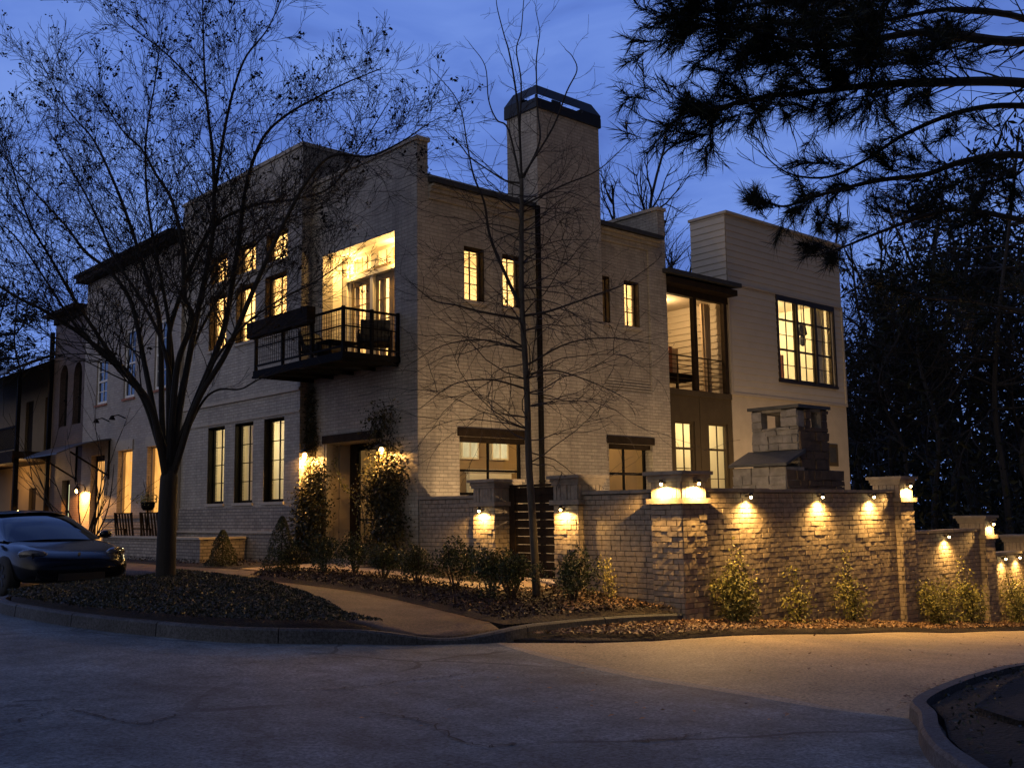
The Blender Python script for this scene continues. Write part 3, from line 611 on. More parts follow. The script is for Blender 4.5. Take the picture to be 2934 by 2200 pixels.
# right-hand facade with its raised border round a sunk panel
wall(m, 'x', 0, .3, .3, 8.21, 0, 9.0, [(1.33,1.95,6.36,7.63),(2.51,3.12,6.36,7.63),(1.16,3.17,1.9,3.22),(6.0,7.71,1.9,3.22),(5.68,6.26,6.36,7.6),(6.81,7.42,6.36,7.6)])
m.box(7.78, 8.21, -.06, -.001, 0, 8.85); wall(m, 'x', -.06, -.001, 5.62, 7.78, 0, 4.56, [(6.0, 7.71, 1.9, 3.22)])
for k in range(6): m.box(5.62, 7.78, -.05+k*.008, -.0012, 4.56+k*.075, 4.56+k*.075+.05)
m.box(8.21, 8.5, -.06, 5, 0, 9.75); m.box(8.215, 8.5, -.061, .35, 9.0, 9.752)
m.box(.305, 8.2, 4.2, 4.46, 0, 9.0)
brick = m.build('brick_wall', 'brick', H)
m = MB(); m.box(-.36, 0, 4.46, 11.5, 0, 1.06); m.box(-.345, -.3, 4.465, 11.5, 1.06, 1.75)
m.build('brick_plinth', 'brick_base', H)
m = MB()
m.box(-.4, -.3, 4.46, 11.5, 1.062, 1.12); m.box(-.35, -.3, 4.46, 11.5, 4.6, 4.68); m.box(-.33, -.3, 4.46, 11.5, 4.06, 4.1)
m.build('band_course', 'sill', H)
m = MB()
m.box(-.34, .06, 4.43, 11.54, 10.9, 11.0); m.box(.061, 8.05, 4.43, 4.81, 10.9, 11.0)
m.box(-.04, .34, -.04, 4.425, 9.86, 9.95); m.box(8.17, 8.54, -.1, 5.04, 9.76, 9.85)
m.build('coping', 'sill', H)
# chimney
m = MB(); m.box(3.39, 5.6, -.35, -.001, 0, 11.38); m.box(3.39, 5.6, .3005, .75, 8.6, 11.38); m.box(3.39, 5.6, -.001, .3005, 9.02, 11.38)
ch = m.build('chimney', 'brick', H)
m = MB(); x0, x1, y0, y1 = 3.34, 5.65, -.40, .80
for (a, b, c, d) in ((x0,x1,y0,y0+.05),(x0,x1,y1-.05,y1),(x0,x0+.05,y0+.05,y1-.05),(x1-.05,x1,y0+.05,y1-.05)): m.box(a, b, c, d, 11.38, 11.62)
for (a, b, c, d) in ((x0,x1,y0,y0+.05),(x0,x1,y1-.05,y1),(x0,x0+.05,y0+.05,y1-.05),(x1-.05,x1,y0+.05,y1-.05)): pass
zt = 12.03; q = .17
lo = [(x0,y0,11.70),(x1,y0,11.70),(x1,y1,11.70),(x0,y1,11.70)]; hi = [(x0+q,y0+q,zt),(x1-q,y0+q,zt),(x1-q,y1-q,zt),(x0+q,y1-q,zt)]
for i in range(4): m.quad(lo[i], lo[(i+1) % 4], hi[(i+1) % 4], hi[i])
for (a, b) in ((3.9,4.2),(4.98,5.6)): m.box(a, b, y0+.003, y0+.047, 11.621, 11.699); 
for (a, b) in ((3.9,4.2),(4.98,5.6)): m.box(a, b, y1-.047, y1-.003, 11.621, 11.699)
for c in ((x0+.003, x0+.047), (x1-.047, x1-.003)):
    m.box(c[0], c[1], .15, .797, 11.621, 11.699); m.box(c[0], c[1], -.39, -.35, 11.621, 11.699)
m.build('chimney_cap', 'capmetal', ch)
# eaves with gutters between the parapets
for a, b in ((.305, 3.385), (5.605, 8.205)):
    m = MB(); m.extr([(a,-.30,8.86),(a,-.30,8.97),(a,.5,9.22),(a,.5,9.06)], (b-a, 0, 0)); m.build('roof_edge', 'roofdark', H)
    m = MB(); m.box(a, b, -.052, -.001, 8.55, 8.70); m.box(a, b, -.12, -.001, 8.701, 8.80); m.box(a, b, -.2, -.001, 8.801, 8.862); m.build('eave_corbel', 'brick', H)
m = MB(); m.quad((.3,.5,9.1),(8.2,.5,9.1),(8.2,4.45,9.45),(.3,4.45,9.45)); m.box(-.0, 7.7, 4.77, 11.2, 10.2, 10.3); m.build('roof', 'roofdark', H)
for x, y, t in ((3.30, -.42, 8.85), (5.66, -.12, 8.85)):
    m = MB(); m.box(x-.05, x+.05, y-.045, y+.045, .1, t)
    for z in (2.2, 4.6, 7.0): m.box(x-.06, x+.06, y-.05, y+.055, z, z+.05)
    m.build('downspout', 'metal', H)
m = MB(); m.box(-.40, -.31, 11.28, 11.40, .2, 10.2); m.build('downspout', 'trim', H)
# wing windows
for u0, u1, z0, z1 in LWIN: window(H, 'y', -.3, u0, u1, z0, z1, 2, [.25, .5, .75], 'metal', .07, .16, lining=True)
for u0, u1, z0, z1 in UWIN: window(H, 'y', -.3, u0, u1, z0, z1, 2, [.25, .5, .75], 'darkwood', .06, .16, lining=True)
for u0, u1, z0, z1 in SWIN: window(H, 'y', -.3, u0, u1, z0, z1, 2, [.5], 'darkwood', .06, .16, lining=True)
# right facade windows
for u0, u1, z0, z1 in ((1.33,1.95,6.36,7.63),(2.51,3.12,6.36,7.63),(5.68,6.26,6.36,7.6),(6.81,7.42,6.36,7.6)):
    window(H, 'x', 0, u0, u1, z0, z1, 2, [.33, .66], 'darkwood', .06, .15, lining=True)
window(H, 'x', 0, 1.16, 3.17, 1.9, 3.22, 2, [.42], 'metal', .07, .18, .05)
window(H, 'x', 0, 6.0, 7.71, 1.9, 3.22, 2, [.42], 'metal', .07, .2, .07)
m = MB(); m.box(1.1, 3.23, -.035, .05, 3.223, 3.42); m.box(1.16, 3.17, .02, .17, 3.10, 3.221); m.build('lintel', 'darkwood', H)
m = MB(); m.box(5.95, 7.77, -.095, .05, 3.223, 3.42); m.box(6.0, 7.71, .02, .19, 3.10, 3.221); m.build('lintel', 'darkwood', H)
# entrance: lintel, panelled reveals, glazed door
m = MB(); m.box(-.04, .3, 1.38, 3.86, 3.222, 3.42); m.build('lintel', 'darkwood', H)
m = MB()
m.box(.05, .75, 3.812, 3.86, .3, 3.22); m.box(.02, .22, 3.74, 3.811, .3, 3.22); m.box(.42, .72, 3.76, 3.811, .3, 3.22)
m.box(.05, .75, 1.40, 1.448, .3, 3.22); m.box(.3, .76, 1.45, 3.81, 3.222, 3.27)
m.build('door_reveal', 'trim', H)
m = MB(); wall(m, 'y', .70, .78, 1.45, 3.74, .3, 3.22, [(2.55, 3.45, .62, 3.16), (1.60, 2.42, .62, 3.16)])
dr = m.build('door', 'darkwood', H)
m = MB()
for a, b in ((2.55, 3.45), (1.60, 2.42)):
    for A, B, C, D in ((a,a+.09,.62,3.16),(b-.09,b,.62,3.16),(a+.09,b-.09,.62,.82),(a+.09,b-.09,3.06,3.16)): m.box(.72, .765, A, B, C, D)
    for k in range(1, 4): z = .82+2.24*k/4; m.box(.725, .76, a+.09, b-.09, z-.02, z+.02)
m.build('sash', 'metal', dr)
m = MB(); m.quad((.745,2.6,.7),(.745,3.4,.7),(.745,3.4,3.1),(.745,2.6,3.1)); m.quad((.745,1.65,.7),(.745,2.38,.7),(.745,2.38,3.1),(.745,1.65,3.1)); m.build('pane', 'glass', dr)
m = MB(); m.bar((.66,2.62,1.45),(.66,2.62,1.95),.025); m.box(.66,.72,2.60,2.64,1.5,1.53); m.box(.66,.72,2.60,2.64,1.87,1.9); m.build('handle', 'bronze', dr)
m = MB(); m.box(-.35, .7, 1.35, 3.9, .2, .5); m.box(.3, .8, 1.45, 3.8, .5, .6); m.build('doorstep', 'coping', H)
# balcony
m = MB(); m.box(-1.52, -.002, .63, 4.45, 4.86, 4.985); m.box(-1.52, -.42, 4.45, 4.62, 4.861, 4.984)
for y in (.7, 1.6, 2.5, 3.4, 4.3): m.box(-1.5, -.01, y, y+.07, 4.78, 4.859)
m.box(-1.54, -1.46, .62, 4.63, 4.80, 4.86)
bal = m.build('balcony', 'metal', H)
m = MB(); zt = 5.93
for (x, y) in ((-1.48,.67),(-1.48,1.95),(-1.48,3.25),(-1.48,4.55),(-.05,.67),(-.75,.67)): m.box(x-.03, x+.03, y-.03, y+.03, 4.985, zt+.05)
for a, b in (((-1.48,.67),(-1.48,4.55)),((-1.48,.67),(-.05,.67))):
    m.bar((*a,zt),(*b,zt),.05,.05); m.bar((*a,5.1),(*b,5.1),.04,.04); m.bar((*a,5.55),(*b,5.55),.03,.03)
m.build('railing', 'metal', bal)
m = MB()
for k in range(38): y = .75+k*.1; m.bar((-1.48,y,5.1),(-1.48,y,zt),.009)
for k in range(14): x = -1.4+k*.1; m.bar((x,.67,5.1),(x,.67,zt),.009)
for k in range(1, 8):
    z = 5.1+k*.1; m.bar((-1.48,.67,z),(-1.48,4.55,z),.006); m.bar((-1.48,.67,z),(-.05,.67,z),.006)
m.build('wire_infill', 'metal', bal)
# the lit recess behind the balcony
m = MB(); wall(m, 'y', .62, .70, .6, 4.5, 4.99, 7.95, [(1.25, 2.55, 5.0, 7.28), (2.72, 3.62, 5.0, 7.28), (1.25, 2.4, 7.5, 7.86), (2.72, 3.62, 7.5, 7.86)])
m.box(.3, .62, 3.96, 4.0, 4.99, 7.95); m.box(.3, .62, .82, .86, 4.99, 7.95); m.box(.302, 1.2, .3, 4.46, 7.951, 8.0)
m.box(.56, .62, 3.72, 3.9, 4.99, 7.93); m.box(.57, .62, 2.58, 2.70, 4.99, 7.48); m.box(.54, .62, 1.1, 3.7, 7.30, 7.40)
lo = m.build('balcony_recess', 'ivory2', H)
m = MB()
for a, b in ((1.25, 1.9), (1.9, 2.55), (2.72, 3.62)):
    for A, B, C, D in ((a,a+.09,5.0,7.28),(b-.09,b,5.0,7.28),(a+.09,b-.09,5.0,5.2),(a+.09,b-.09,7.14,7.28)): m.box(.64, .68, A, B, C, D)
    for k in range(1, 4): m.box(.65, .67, a+.09, b-.09, 5.2+1.94*k/4-.012, 5.2+1.94*k/4+.012)
    m.box(.652, .668, (a+b)/2-.012, (a+b)/2+.012, 5.2, 7.14)
for a, b in ((1.25, 2.4), (2.72, 3.62)):
    for k in range(1, 4): m.box(.65, .67, a+(b-a)*k/4-.012, a+(b-a)*k/4+.012, 7.5, 7.86)
m.build('french_door', 'tanwall', lo)
m = MB(); m.box(.60, .615, 1.2, 3.66, 7.405, 7.5); m.box(.58,.615,2.585,2.695,5.0,7.30); m.build('door_head', 'tanwall', lo)
m = MB()
for a, b in ((1.34,1.62),(2.2,2.46),(2.8,3.06),(3.34,3.53)):
    n = 12
    for k in range(n):
        y0, y1 = a+(b-a)*k/n, a+(b-a)*(k+1)/n; m.quad((.70+.02*math.sin(k*1.6),y0,5.05),(.70+.02*math.sin(k*1.6+1.6),y1,5.05),(.70+.02*math.sin(k*1.6+1.6),y1,7.2),(.70+.02*math.sin(k*1.6),y0,7.2))
m.build('door_drape', 'cloth', lo)
m = MB(); m.box(1.5,3.4,7.55,7.62,.63,4.29); m.box(1.5,2.6,9.95,10.02,.63,4.29); m.box(3.9,4.3,8.3,9.4,.63,3.0); m.box(3.6,4.2,5.6,6.8,.63,2.9); m.build('room_divider', 'ivory2', H)
# interiors seen through the glass
room(H, .005, 5, 4.83, 11.14, .62, 4.3, ('-x',)); room(H, .005, 4.2, 4.83, 11.14, 4.95, 9.3, ('-x',))
room(H, .72, 8.15, .305, 4.1, 4.95, 8.5, ('-x', '-y')); room(H, .80, 8.15, .305, 4.1, .6, 3.9, ('-x', '-y'), 'tanwall')
for x, y, z, p, c in ((1.2,6.9,3.9,105,(1,.84,.48)),(1.2,9.0,3.9,85,(1,.84,.48)),(1.7,6.0,8.4,620,WARM),(1.7,9.4,8.0,420,(1,.62,.24)),(2.4,2.4,7.4,420,WARM),(6.4,2.2,7.4,330,(1,.7,.34)),(2.5,2.3,3.5,110,YEL),(6.6,2.2,3.5,80,WARM)):
    lamp('POINT', (x, y, z), p, c, H, .12)
lamp('POINT', (.46, 3.4, 7.6), 62, (1, .60, .19), H, .05); lamp('POINT', (.46, 1.6, 7.6), 62, (1, .60, .19), H, .05)
lamp('POINT', (1.8, 2.6, 2.6), 10, WARM, H, .1)
m = MB()
for y in (5.5, 7.1, 8.9): m = MB(); m.box(4.12, 4.18, y, y+.95, 4.97, 7.6); m.box(4.10, 4.19, y-.1, y, 4.97, 7.7); m.box(4.10, 4.19, y+.95, y+1.05, 4.97, 7.7); m.build('interior_door', 'tanwall', H)
for x in (2.6, 5.4, 6.9): m = MB(); m.box(x, x+.85, 4.04, 4.09, 6.6, 7.5); m.build('wall_panel', 'tanwall', H)
m = MB(); m.box(6.6, 7.7, 3.75, 4.08, 4.97, 6.55)
for k in range(3): m.box(6.7+k*.3, 6.85+k*.3, 3.8, 3.95, 6.551, 6.75+.08*(k % 2))
m.build('bookcase', 'darkwood', H)
# kitchen details seen through the courtyard windows
m = MB()
for x in (4.45, 5.55):
    m = MB(); m.box(x, x+.62, 3.98, 4.09, 2.98, 3.5); cb = m.build('wall_cabinet', 'ivory2', H)
    for k in range(2): m = MB(); m.box(x+.05+k*.28, x+.28+k*.28, 3.972, 3.979, 3.03, 3.45); m.build('cabinet_pane', 'litcabinet', cb)
m = MB(); m.box(4.7, 6.25, 3.95, 4.09, 1.2, 2.62); m.box(4.62, 6.33, 3.9, 4.09, 2.62, 2.70); m.build('range_hood', 'white', H)
# porch between brick and tower
m = MB(); m.box(8.501, 11.66, .22, .42, .1, 4.86)
for x in (8.75, 10.2, 11.6): m.box(x-.03, x+.03, .19, .2199, .3, 4.4)
m.box(8.52, 11.65, .17, .2198, 4.62, 4.86)
pn = MB(); wall(pn, 'x', .22, .42, 8.501, 11.66, .1, 4.86, [(9.02, 9.9, .3, 3.98), (10.53, 11.45, .3, 3.98)])
for x in (8.62, 10.15): pn.box(x-.02, x+.02, .205, .2199, .3, 4.8)
pn.box(8.52, 11.65, .18, .2198, 4.70, 4.86); pn.build('porch_panel', 'brownpanel', H)
window(H, 'x', .22, 9.0, 9.92, .35, 4.0, 2, [.32, .64], 'brownpanel', .09, .05, .022, False, (.80,), name='window')
window(H, 'x', .22, 10.51, 11.47, .35, 4.0, 2, [.18, .36, .56], 'brownpanel', .09, .05, .022, False, (.80,), name='window')
room(H, 8.55, 11.6, .44, 4.2, .3, 4.5, ('-y',)); lamp('POINT', (10.3, 1.8, 4.0), 110, YEL, H, .12)
m = MB(); m.box(9.2, 9.75, .9, 1.0, 2.0, 3.2); m.build('hanging_quilt', 'terracotta', H)
m = MB()
for x in (8.72, 10.07, 11.5): m.box(x-.07, x+.07, .2, .34, 4.88, 7.56)
m.box(8.5, 11.66, .19, .36, 7.561, 7.75); pf = m.build('porch_frame', 'darkwood', H)
m = MB(); m.quad((8.8,.27,4.95),(11.43,.27,4.95),(11.43,.27,7.55),(8.8,.27,7.55)); m.build('insect_screen', 'mesh', pf)
m = MB(); laps(m, 'y', 11.66, .42, 4.0, 4.9, 7.7, .2, o2=.04); laps(m, 'x', 4.0, 8.52, 11.64, 4.9, 7.7, .2, o2=.04); m.box(8.505, 8.52, .4, 4.0, 4.9, 7.7)
m.build('porch_siding', 'siding', H)
m = MB(); m.box(8.51, 11.65, .36, 4.1, 4.861, 4.9); m.build('porch_floor', 'floorwood', H)
m = MB(); m.box(8.51, 11.65, .36, 4.1, 7.70, 7.75); m.build('porch_ceiling', 'trim', H)
m = MB()
for k in range(6): z = 5.08+k*.13; m.bar((8.72,.37,z),(11.5,.37,z),.018)
for x in (9.4, 10.07, 10.8): m.bar((x,.37,4.9),(x,.37,5.85),.03)
m.bar((8.72,.37,5.86),(11.5,.37,5.86),.035); m.build('porch_railing', 'brownpanel', H)
m = MB(); m.extr([(8.35,-.34,7.98),(8.35,-.34,8.1),(8.35,4.2,8.5),(8.35,4.2,8.3)], (3.28, 0, 0)); m.build('porch_roof', 'roofdark', H)
m = MB(); m.box(8.5, 11.6, -.2, .19, 7.75, 7.92); m.box(8.5, 11.6, .19, .36, 7.751, 8.0); m.build('porch_fascia', 'darkwood', H)
lamp('POINT', (10.0, 1.5, 7.4), 150, (1, .66, .32), H, .08)
# siding tower
TW = [(14.22, 17.4, 5.5, 8.18)]
m = MB(); wall(m, 'x', .2, .4, 11.66, 18.03, -1, 10.39, TW); m.box(17.83, 18.03, .4, 6, -1, 10.39); m.box(11.66, 11.8, .4, 1.5, 8.3, 10.39); m.box(11.66, 11.8, .4, 6, 0, 8.3); m.box(11.8, 17.83, 5.8, 6, -1, 8.4)
m.build('tower_wall', 'stucco', H)
m = MB(); laps(m, 'x', .197, 11.66, 18.03, 4.94, 8.2, .2, TW); laps(m, 'x', .197, 11.66, 18.03, 8.26, 10.36, .2); laps(m, 'y', 11.657, .2, 1.5, 8.3, 10.36, .2)
m.build('tower_siding', 'siding', H)
m = MB(); m.box(11.62, 18.06, .15, .1965, 4.86, 4.94); m.box(11.62, 18.06, .145, .1964, 8.2, 8.26); m.box(11.6, 18.09, .1, .45, 10.36, 10.44); m.box(11.6, 11.85, .45, 1.55, 10.361, 10.44)
m.box(11.63, 11.72, .15, .1963, 4.94, 8.2); m.box(17.97, 18.05, .15, .1962, 4.94, 8.2); m.build('tower_trim', 'trim', H)
m = MB(); m.quad((11.8,.4,8.45),(17.83,.4,8.45),(17.83,5.8,8.6),(11.8,5.8,8.6)); m.build('tower_roof', 'roofdark', H)
xs = [14.22, 15.28, 16.34, 17.4]
for i in range(3): window(H, 'x', .2, xs[i]+.02, xs[i+1]-.02, 5.5, 8.18, 2, [.17, .36, .55], 'bronze', .075, .03, .02, False, (.36, .74))
m = MB(); m.box(14.12, 17.5, .15, .21, 8.02, 8.2); m.box(14.1, 17.52, .13, .22, 5.42, 5.5)
for u in (14.12, 17.41): m.box(u, u+.09, .15, .21, 5.5, 8.02)
for u in xs[1:3]: m.box(u-.06, u+.06, .16, .30, 5.5, 8.02)
m.build('window_surround', 'bronze', H)
room(H, 11.84, 17.79, .405, 5.75, 4.95, 8.38, ('-y',)); lamp('POINT', (15.2, 2.6, 7.9), 520, YEL, H, .15)
m = MB(); m.box(16.66, 17.3, .16, .195, 2.86, 3.58); w = m.build('window', 'brownpanel', H); m = MB(); m.box(16.78, 17.18, .150, .159, 2.98, 3.46); m.build('pane', 'roofdark', w)
# ------------------------------------------------------------------ the row of houses to the left
N1 = thing('townhouse', 'pale plastered townhouse with lit blinds and a curved entrance awning', 'house', (-.3, 15, .2))
LW = [(14.93, 16.12, 1.62, 3.7), (12.62, 13.75, 1.62, 3.7)]; UW = [(12.5,13.4,5.45,7.65),(14.93,15.85,5.4,7.7),(17.3,18.3,5.4,7.0)]
m = MB(); wall(m, 'y', -.3, 0, 11.501, 19.5, 0, 9.9, LW+UW+[(17.3, 18.55, .3, 3.66)]); m.box(0, 8, 19.2, 19.5, 0, 9.9); m.box(7.8, 8, 11.5, 19.2, 0, 9.9)
m.build('plaster_wall', 'palebrick', N1)
m = MB(); m.box(-.36, -.301, 11.55, 17.2, .1, 1.5); m.box(-.39, -.301, 11.55, 17.2, 1.5, 1.6); m.build('plinth', 'brick_base', N1)
m = MB(); m.box(-.75, 8.2, 11.55, 19.7, 10.08, 10.2); m.box(-.70, -.3, 11.6, 19.6, 9.9, 10.079); m.build('roof', 'darkwood', N1)
for u0, u1, z0, z1 in UW: window(N1, 'y', -.3, u0, u1, z0, z1, 2, [.25, .75], 'white', .10, .05, .03, True, (.5,), 'carglass', sillmat='terracotta')
for u0, u1, z0, z1 in LW:
    w = window(N1, 'y', -.3, u0, u1, z0, z1, 1, [], 'trim', .04, .16, .02, True, (), 'glass')
    m = MB(); m.box(-.04, -.02, u0, u1, z0, z1); m.build('blind', 'litblind', w)
    m = MB(); m.box(-.34, -.301, u0-.08, u1+.08, z1+.003, z1+.32); m.build('lintel', 'sill', N1)
m = MB(); m.box(-.12, -.06, 17.3, 18.55, .3, 3.66); d = m.build('door', 'darkwood', N1)
m = MB(); m.box(-.13, -.121, 17.5, 18.35, .5, 3.45); m.build('door_blind', 'litdoor', d)
m = MB(); n = 10
for i in range(n):
    t0, t1 = i/n, (i+1)/n; f = lambda t: (-.31-1.75*t, 4.12-.12*math.sin(t*PI/2)-.42*t*t)
    (xa, za), (xb, zb) = f(t0), f(t1); m.extr([(xa,16.75,za),(xb,16.75,zb),(xb,16.75,zb+.04),(xa,16.75,za+.04)], (0, 3.3, 0))
aw = m.build('awning', 'roofmetal', N1)
for y in (16.85, 19.95): m = MB(); m.bar((-.31,y,2.9),(-1.6,y,3.68),.05); m.bar((-.33,y,2.8),(-.33,y,4.1),.05); m.build('bracket', 'metal', aw)
for y in (15.6, 17.0): m = MB(); m.tube([(-.3,y,4.75),(-.55,y,4.85),(-.7,y,4.8)], .02); m.lathe((-.74,y,4.68), [(.02,.14),(.05,.12),(.11,.0),(.1,0)], 10); m.build('gooseneck_lamp', 'metal', N1)
N2 = thing('townhouse', 'narrow dark brown brick townhouse with tall arched openings', 'house', (-.3, 21, .2))
m = MB(); wall(m, 'y', -.3, 0, 19.52, 22.75, 0, 9.1, [(19.75,20.6,4.9,7.15),(21.2,22.05,4.9,7.2),(20.6,21.4,.3,2.9)]); m.box(0, 8, 22.45, 22.75, 0, 9.1); m.box(7.8,8,19.52,22.45,0,9.1)
for y, t in ((20.175, 7.15), (21.625, 7.2)):
    for s in (-1, 1): m.extr([(-.3,y+s*.425,t),(-.3,y+s*.425,t-.45),(-.3,y+s*.33,t-.16),(-.3,y+s*.16,t)], (.3, 0, 0))
m.build('brick_wall', 'brownbrick', N2)
m = MB(); m.box(-.7, 8.2, 19.75, 22.9, 9.101, 9.25); m.box(-.4, -.301, 19.75, 22.75, 8.85, 9.1); m.build('roof', 'darkwood', N2)
for y, t in ((20.175, 7.15), (21.625, 7.2)):
    m = MB(); m.box(-.1, -.06, y-.425, y+.425, 4.9, t); w = m.build('window', 'carglass', N2)
    m = MB(); m.box(-.14, -.101, y-.03, y+.03, 4.9, t-.05); m.box(-.14, -.101, y-.425, y+.425, 5.9, 5.95); m.build('frame', 'metal', w)
m = MB(); m.box(-.12, -.06, 20.6, 21.4, .3, 2.9); d = m.build('door', 'darkwood', N2)
m = MB(); m.box(-.13, -.121, 20.75, 21.15, .4, 2.75); m.build('pane', 'litpane', d)
N3 = thing('gallery_house', 'dark house with upper gallery and broad metal porch roof', 'house', (-1.5, 26, .2))
m = MB(); wall(m, 'y', .6, .9, 22.8, 34, 0, 8, [(23.6,24.5,.4,2.8),(25.3,26.2,.4,2.8),(27.2,28.1,.4,2.8),(29.5,30.6,.4,2.8),(23.7,24.6,4.3,6.5),(25.6,26.5,4.3,6.5),(28,29,4.3,6.5)]); m.box(.9,8,33.7,34,0,8); m.box(7.7,8,22.8,33.7,0,8)
m.build('wall', 'tanwall', N3)
for y0, y1, z0, z1 in ((23.6,24.5,.4,2.8),(25.3,26.2,.4,2.8),(27.2,28.1,.4,2.8),(29.5,30.6,.4,2.8),(23.7,24.6,4.3,6.5),(25.6,26.5,4.3,6.5),(28,29,4.3,6.5)):
    m = MB(); m.box(.72,.76,y0,y1,z0,z1); m.box(.70,.72,y0+.1,y1-.1,z0+.1,z0+.9); m.build('door', 'darkwood', N3)
m = MB(); m.extr([(-1.9,22.8,7.0),(-1.9,22.8,7.08),(3.5,22.8,9.6),(3.5,22.8,9.5)], (0, 11.6, 0)); m.extr([(3.5,22.8,9.5),(3.5,22.8,9.6),(8.2,22.8,7.6),(8.2,22.8,7.5)], (0, 11.6, 0)); m.build('roof', 'roofdark', N3)
m = MB(); m.box(-1.98, -1.88, 22.8, 34.4, 6.94, 7.06); m.build('gutter', 'roofmetal', N3)
m = MB(); m.box(-1.6, .6, 22.8, 34, 3.75, 4.02); m.box(-1.66,-1.6,22.8,34,3.6,4.04); gal = m.build('gallery', 'darkwood', N3)
for y in (22.95, 25.9, 28.9, 31.9): m = MB(); m.box(-1.55, -1.4, y-.08, y+.08, .1, 3.75); m.box(-1.54,-1.41,y-.07,y+.07,4.02,7.0); m.build('post', 'metal', N3)
m = MB(); m.box(-1.55,-1.48,22.9,34,4.92,4.99); m.box(-1.54,-1.49,22.9,34,4.12,4.16)
for k in range(100): y = 23+k*.11; m.box(-1.525,-1.505,y-.01,y+.01,4.16,4.92)
m.build('railing', 'metal', gal)
m = MB(); m.box(-.45,-.31,22.78,22.92,.2,8.6); m.build('downspout', 'metal', N3)
lamp('POINT', (-.9, 24.6, 3.2), 60, (1, .55, .2), N3, .1); lamp('POINT', (-.6, 28.6, 3.2), 70, (1, .55, .2), N3, .1); lamp('POINT', (-.7, 24, 6.6), 2.0, (1, .5, .16), N3, .1)

# ------------------------------------------------------------------ garden walls, pillars and gate
def garden_wall(label, x0, x1, y0, y1, zb, zt, faces, seed, capo=.05, grp='garden walls'):
    W = thing('garden_wall', label, 'wall', ((x0+x1)/2, (y0+y1)/2, zb), grp)
    m = MB(); m.box(x0, x1, y0, y1, zb, zt); m.build('mortar_core', 'mortar', W); m = MB()
    if 'x' in faces: brickface(m, (x0, y1, 0), (0, -1, 0), (-1, 0, 0), y1-y0, zb, zt-.012, seed=seed, dmin=.006, dmax=.013, rough=.0022)
    if 'y' in faces: brickface(m, (x0, y0, 0), (1, 0, 0), (0, -1, 0), x1-x0, zb, zt-.012, seed=seed, dmin=.005, dmax=.016, rough=.0036)
    m.build('brick_wall', 'garden', W)
    c = MB(); R = random.Random(seed)
    if 'x' in faces:
        y = y0
        while y < y1-.05:
            l = min(R.uniform(.45, .8), y1-y); c.box(x0-capo+R.uniform(-.008, .008), x1+capo, y+.004, y+l-.004, zt+.001, zt+.06+R.uniform(-.006, .006)); y += l
    else:
        x = x0
        while x < x1-.05:
            l = min(R.uniform(.45, .8), x1-x); c.box(x+.004, x+l-.004, y0-capo+R.uniform(-.008, .008), y1+capo, zt+.001, zt+.06+R.uniform(-.006, .006)); x += l
    c.build('coping', 'coping', W); return W
ZT = 1.80
garden_wall('low stretch of painted brick wall between house corner and first gate pillar', .0, .3, -2.0, -.065, -.1, ZT, 'x', 3)
garden_wall('painted brick wall between the gate and the lit corner pillar', .0, .3, -6.66, -4.96, -.5, ZT, 'x', 4)
garden_wall('tall brick wall washed by three lights, three rose bushes at its foot', .52, 6.95, -7.2, -6.9, -1.3, ZT, 'y', 5)
garden_wall('middle step of the stepped brick wall, one light near its top', 7.52, 10.8, -7.2, -6.9, -1.6, .93, 'y', 6)
garden_wall('lowest step of the brick wall at the edge of the photo, two lights', 11.3, 15.5, -7.2, -6.9, -2, .34, 'y', 7)
def pillar(label, x0, x1, y0, y1, zb, zt, seed, gate=False):
    P = thing('wall_pillar', label, 'pillar', ((x0+x1)/2, (y0+y1)/2, zb), 'brick pillars of the garden wall')
    m = MB(); m.box(x0, x1, y0, y1, zb, zt); m.build('mortar_core', 'mortar', P); m = MB()
    top = zt-.42
    brickface(m, (x0, y1, 0), (0, -1, 0), (-1, 0, 0), y1-y0, zb, top-.06, seed=seed, dmin=.005, dmax=.020, rough=.0045)
    brickface(m, (x0, y0, 0), (1, 0, 0), (0, -1, 0), x1-x0, zb, top-.06, seed=seed+50, dmin=.005, dmax=.020, rough=.0045)
    R = random.Random(seed)                                       # soldier course between rail and cap
    y = y0
    while y < y1-.03: m.box(x0-R.uniform(.008, .02), x0, y+.004, min(y+.085, y1)-.002, top+.04, zt-.12); y += .09
    x = x0
    while x < x1-.03: m.box(x+.004, min(x+.085, x1)-.002, y0-R.uniform(.008, .02), y0, top+.04, zt-.12); x += .09
    m.build('brick_shaft', 'garden', P)
    m = MB(); m.box(x0-.066, x1+.066, y0-.066, y1+.066, top-.05, top+.035); m.build('rail_course', 'coping', P)
    m = MB(); m.box(x0-.035, x1+.035, y0-.035, y1+.035, zt-.115, zt-.06); m.box(x0-.055, x1+.055, y0-.055, y1+.055, zt-.06, zt); m.box(x0-.10, x1+.10, y0-.10, y1+.10, zt+.001, zt+.06)
    m.build('cap', 'coping', P); return P
pillar('gate pillar nearer the house, small lit lamp on its face', -.12, .5, -2.66, -2.02, -.1, 2.1, 21)
pillar('gate pillar on the far side of the gate, lamp lighting its rough bricks', -.12, .5, -4.95, -4.33, -.2, 2.1, 22)
pillar('corner pillar with glowing cap lit on two sides, above the rose bush', -.12, .5, -7.3, -6.66, -.6, 2.08, 23)
pillar('pillar with a bright cap lamp where the tall wall steps down', 6.95, 7.5, -7.33, -6.74, -1.4, 2.08, 24)
pillar('smaller pillar with one cap lamp between second and third wall steps', 10.8, 11.3, -7.33, -6.76, -1.7, 1.22, 25)
pillar('last pillar cut by the edge of the photo at the lowest wall', 13.15, 13.65, -7.33, -6.76, -2, .72, 26)
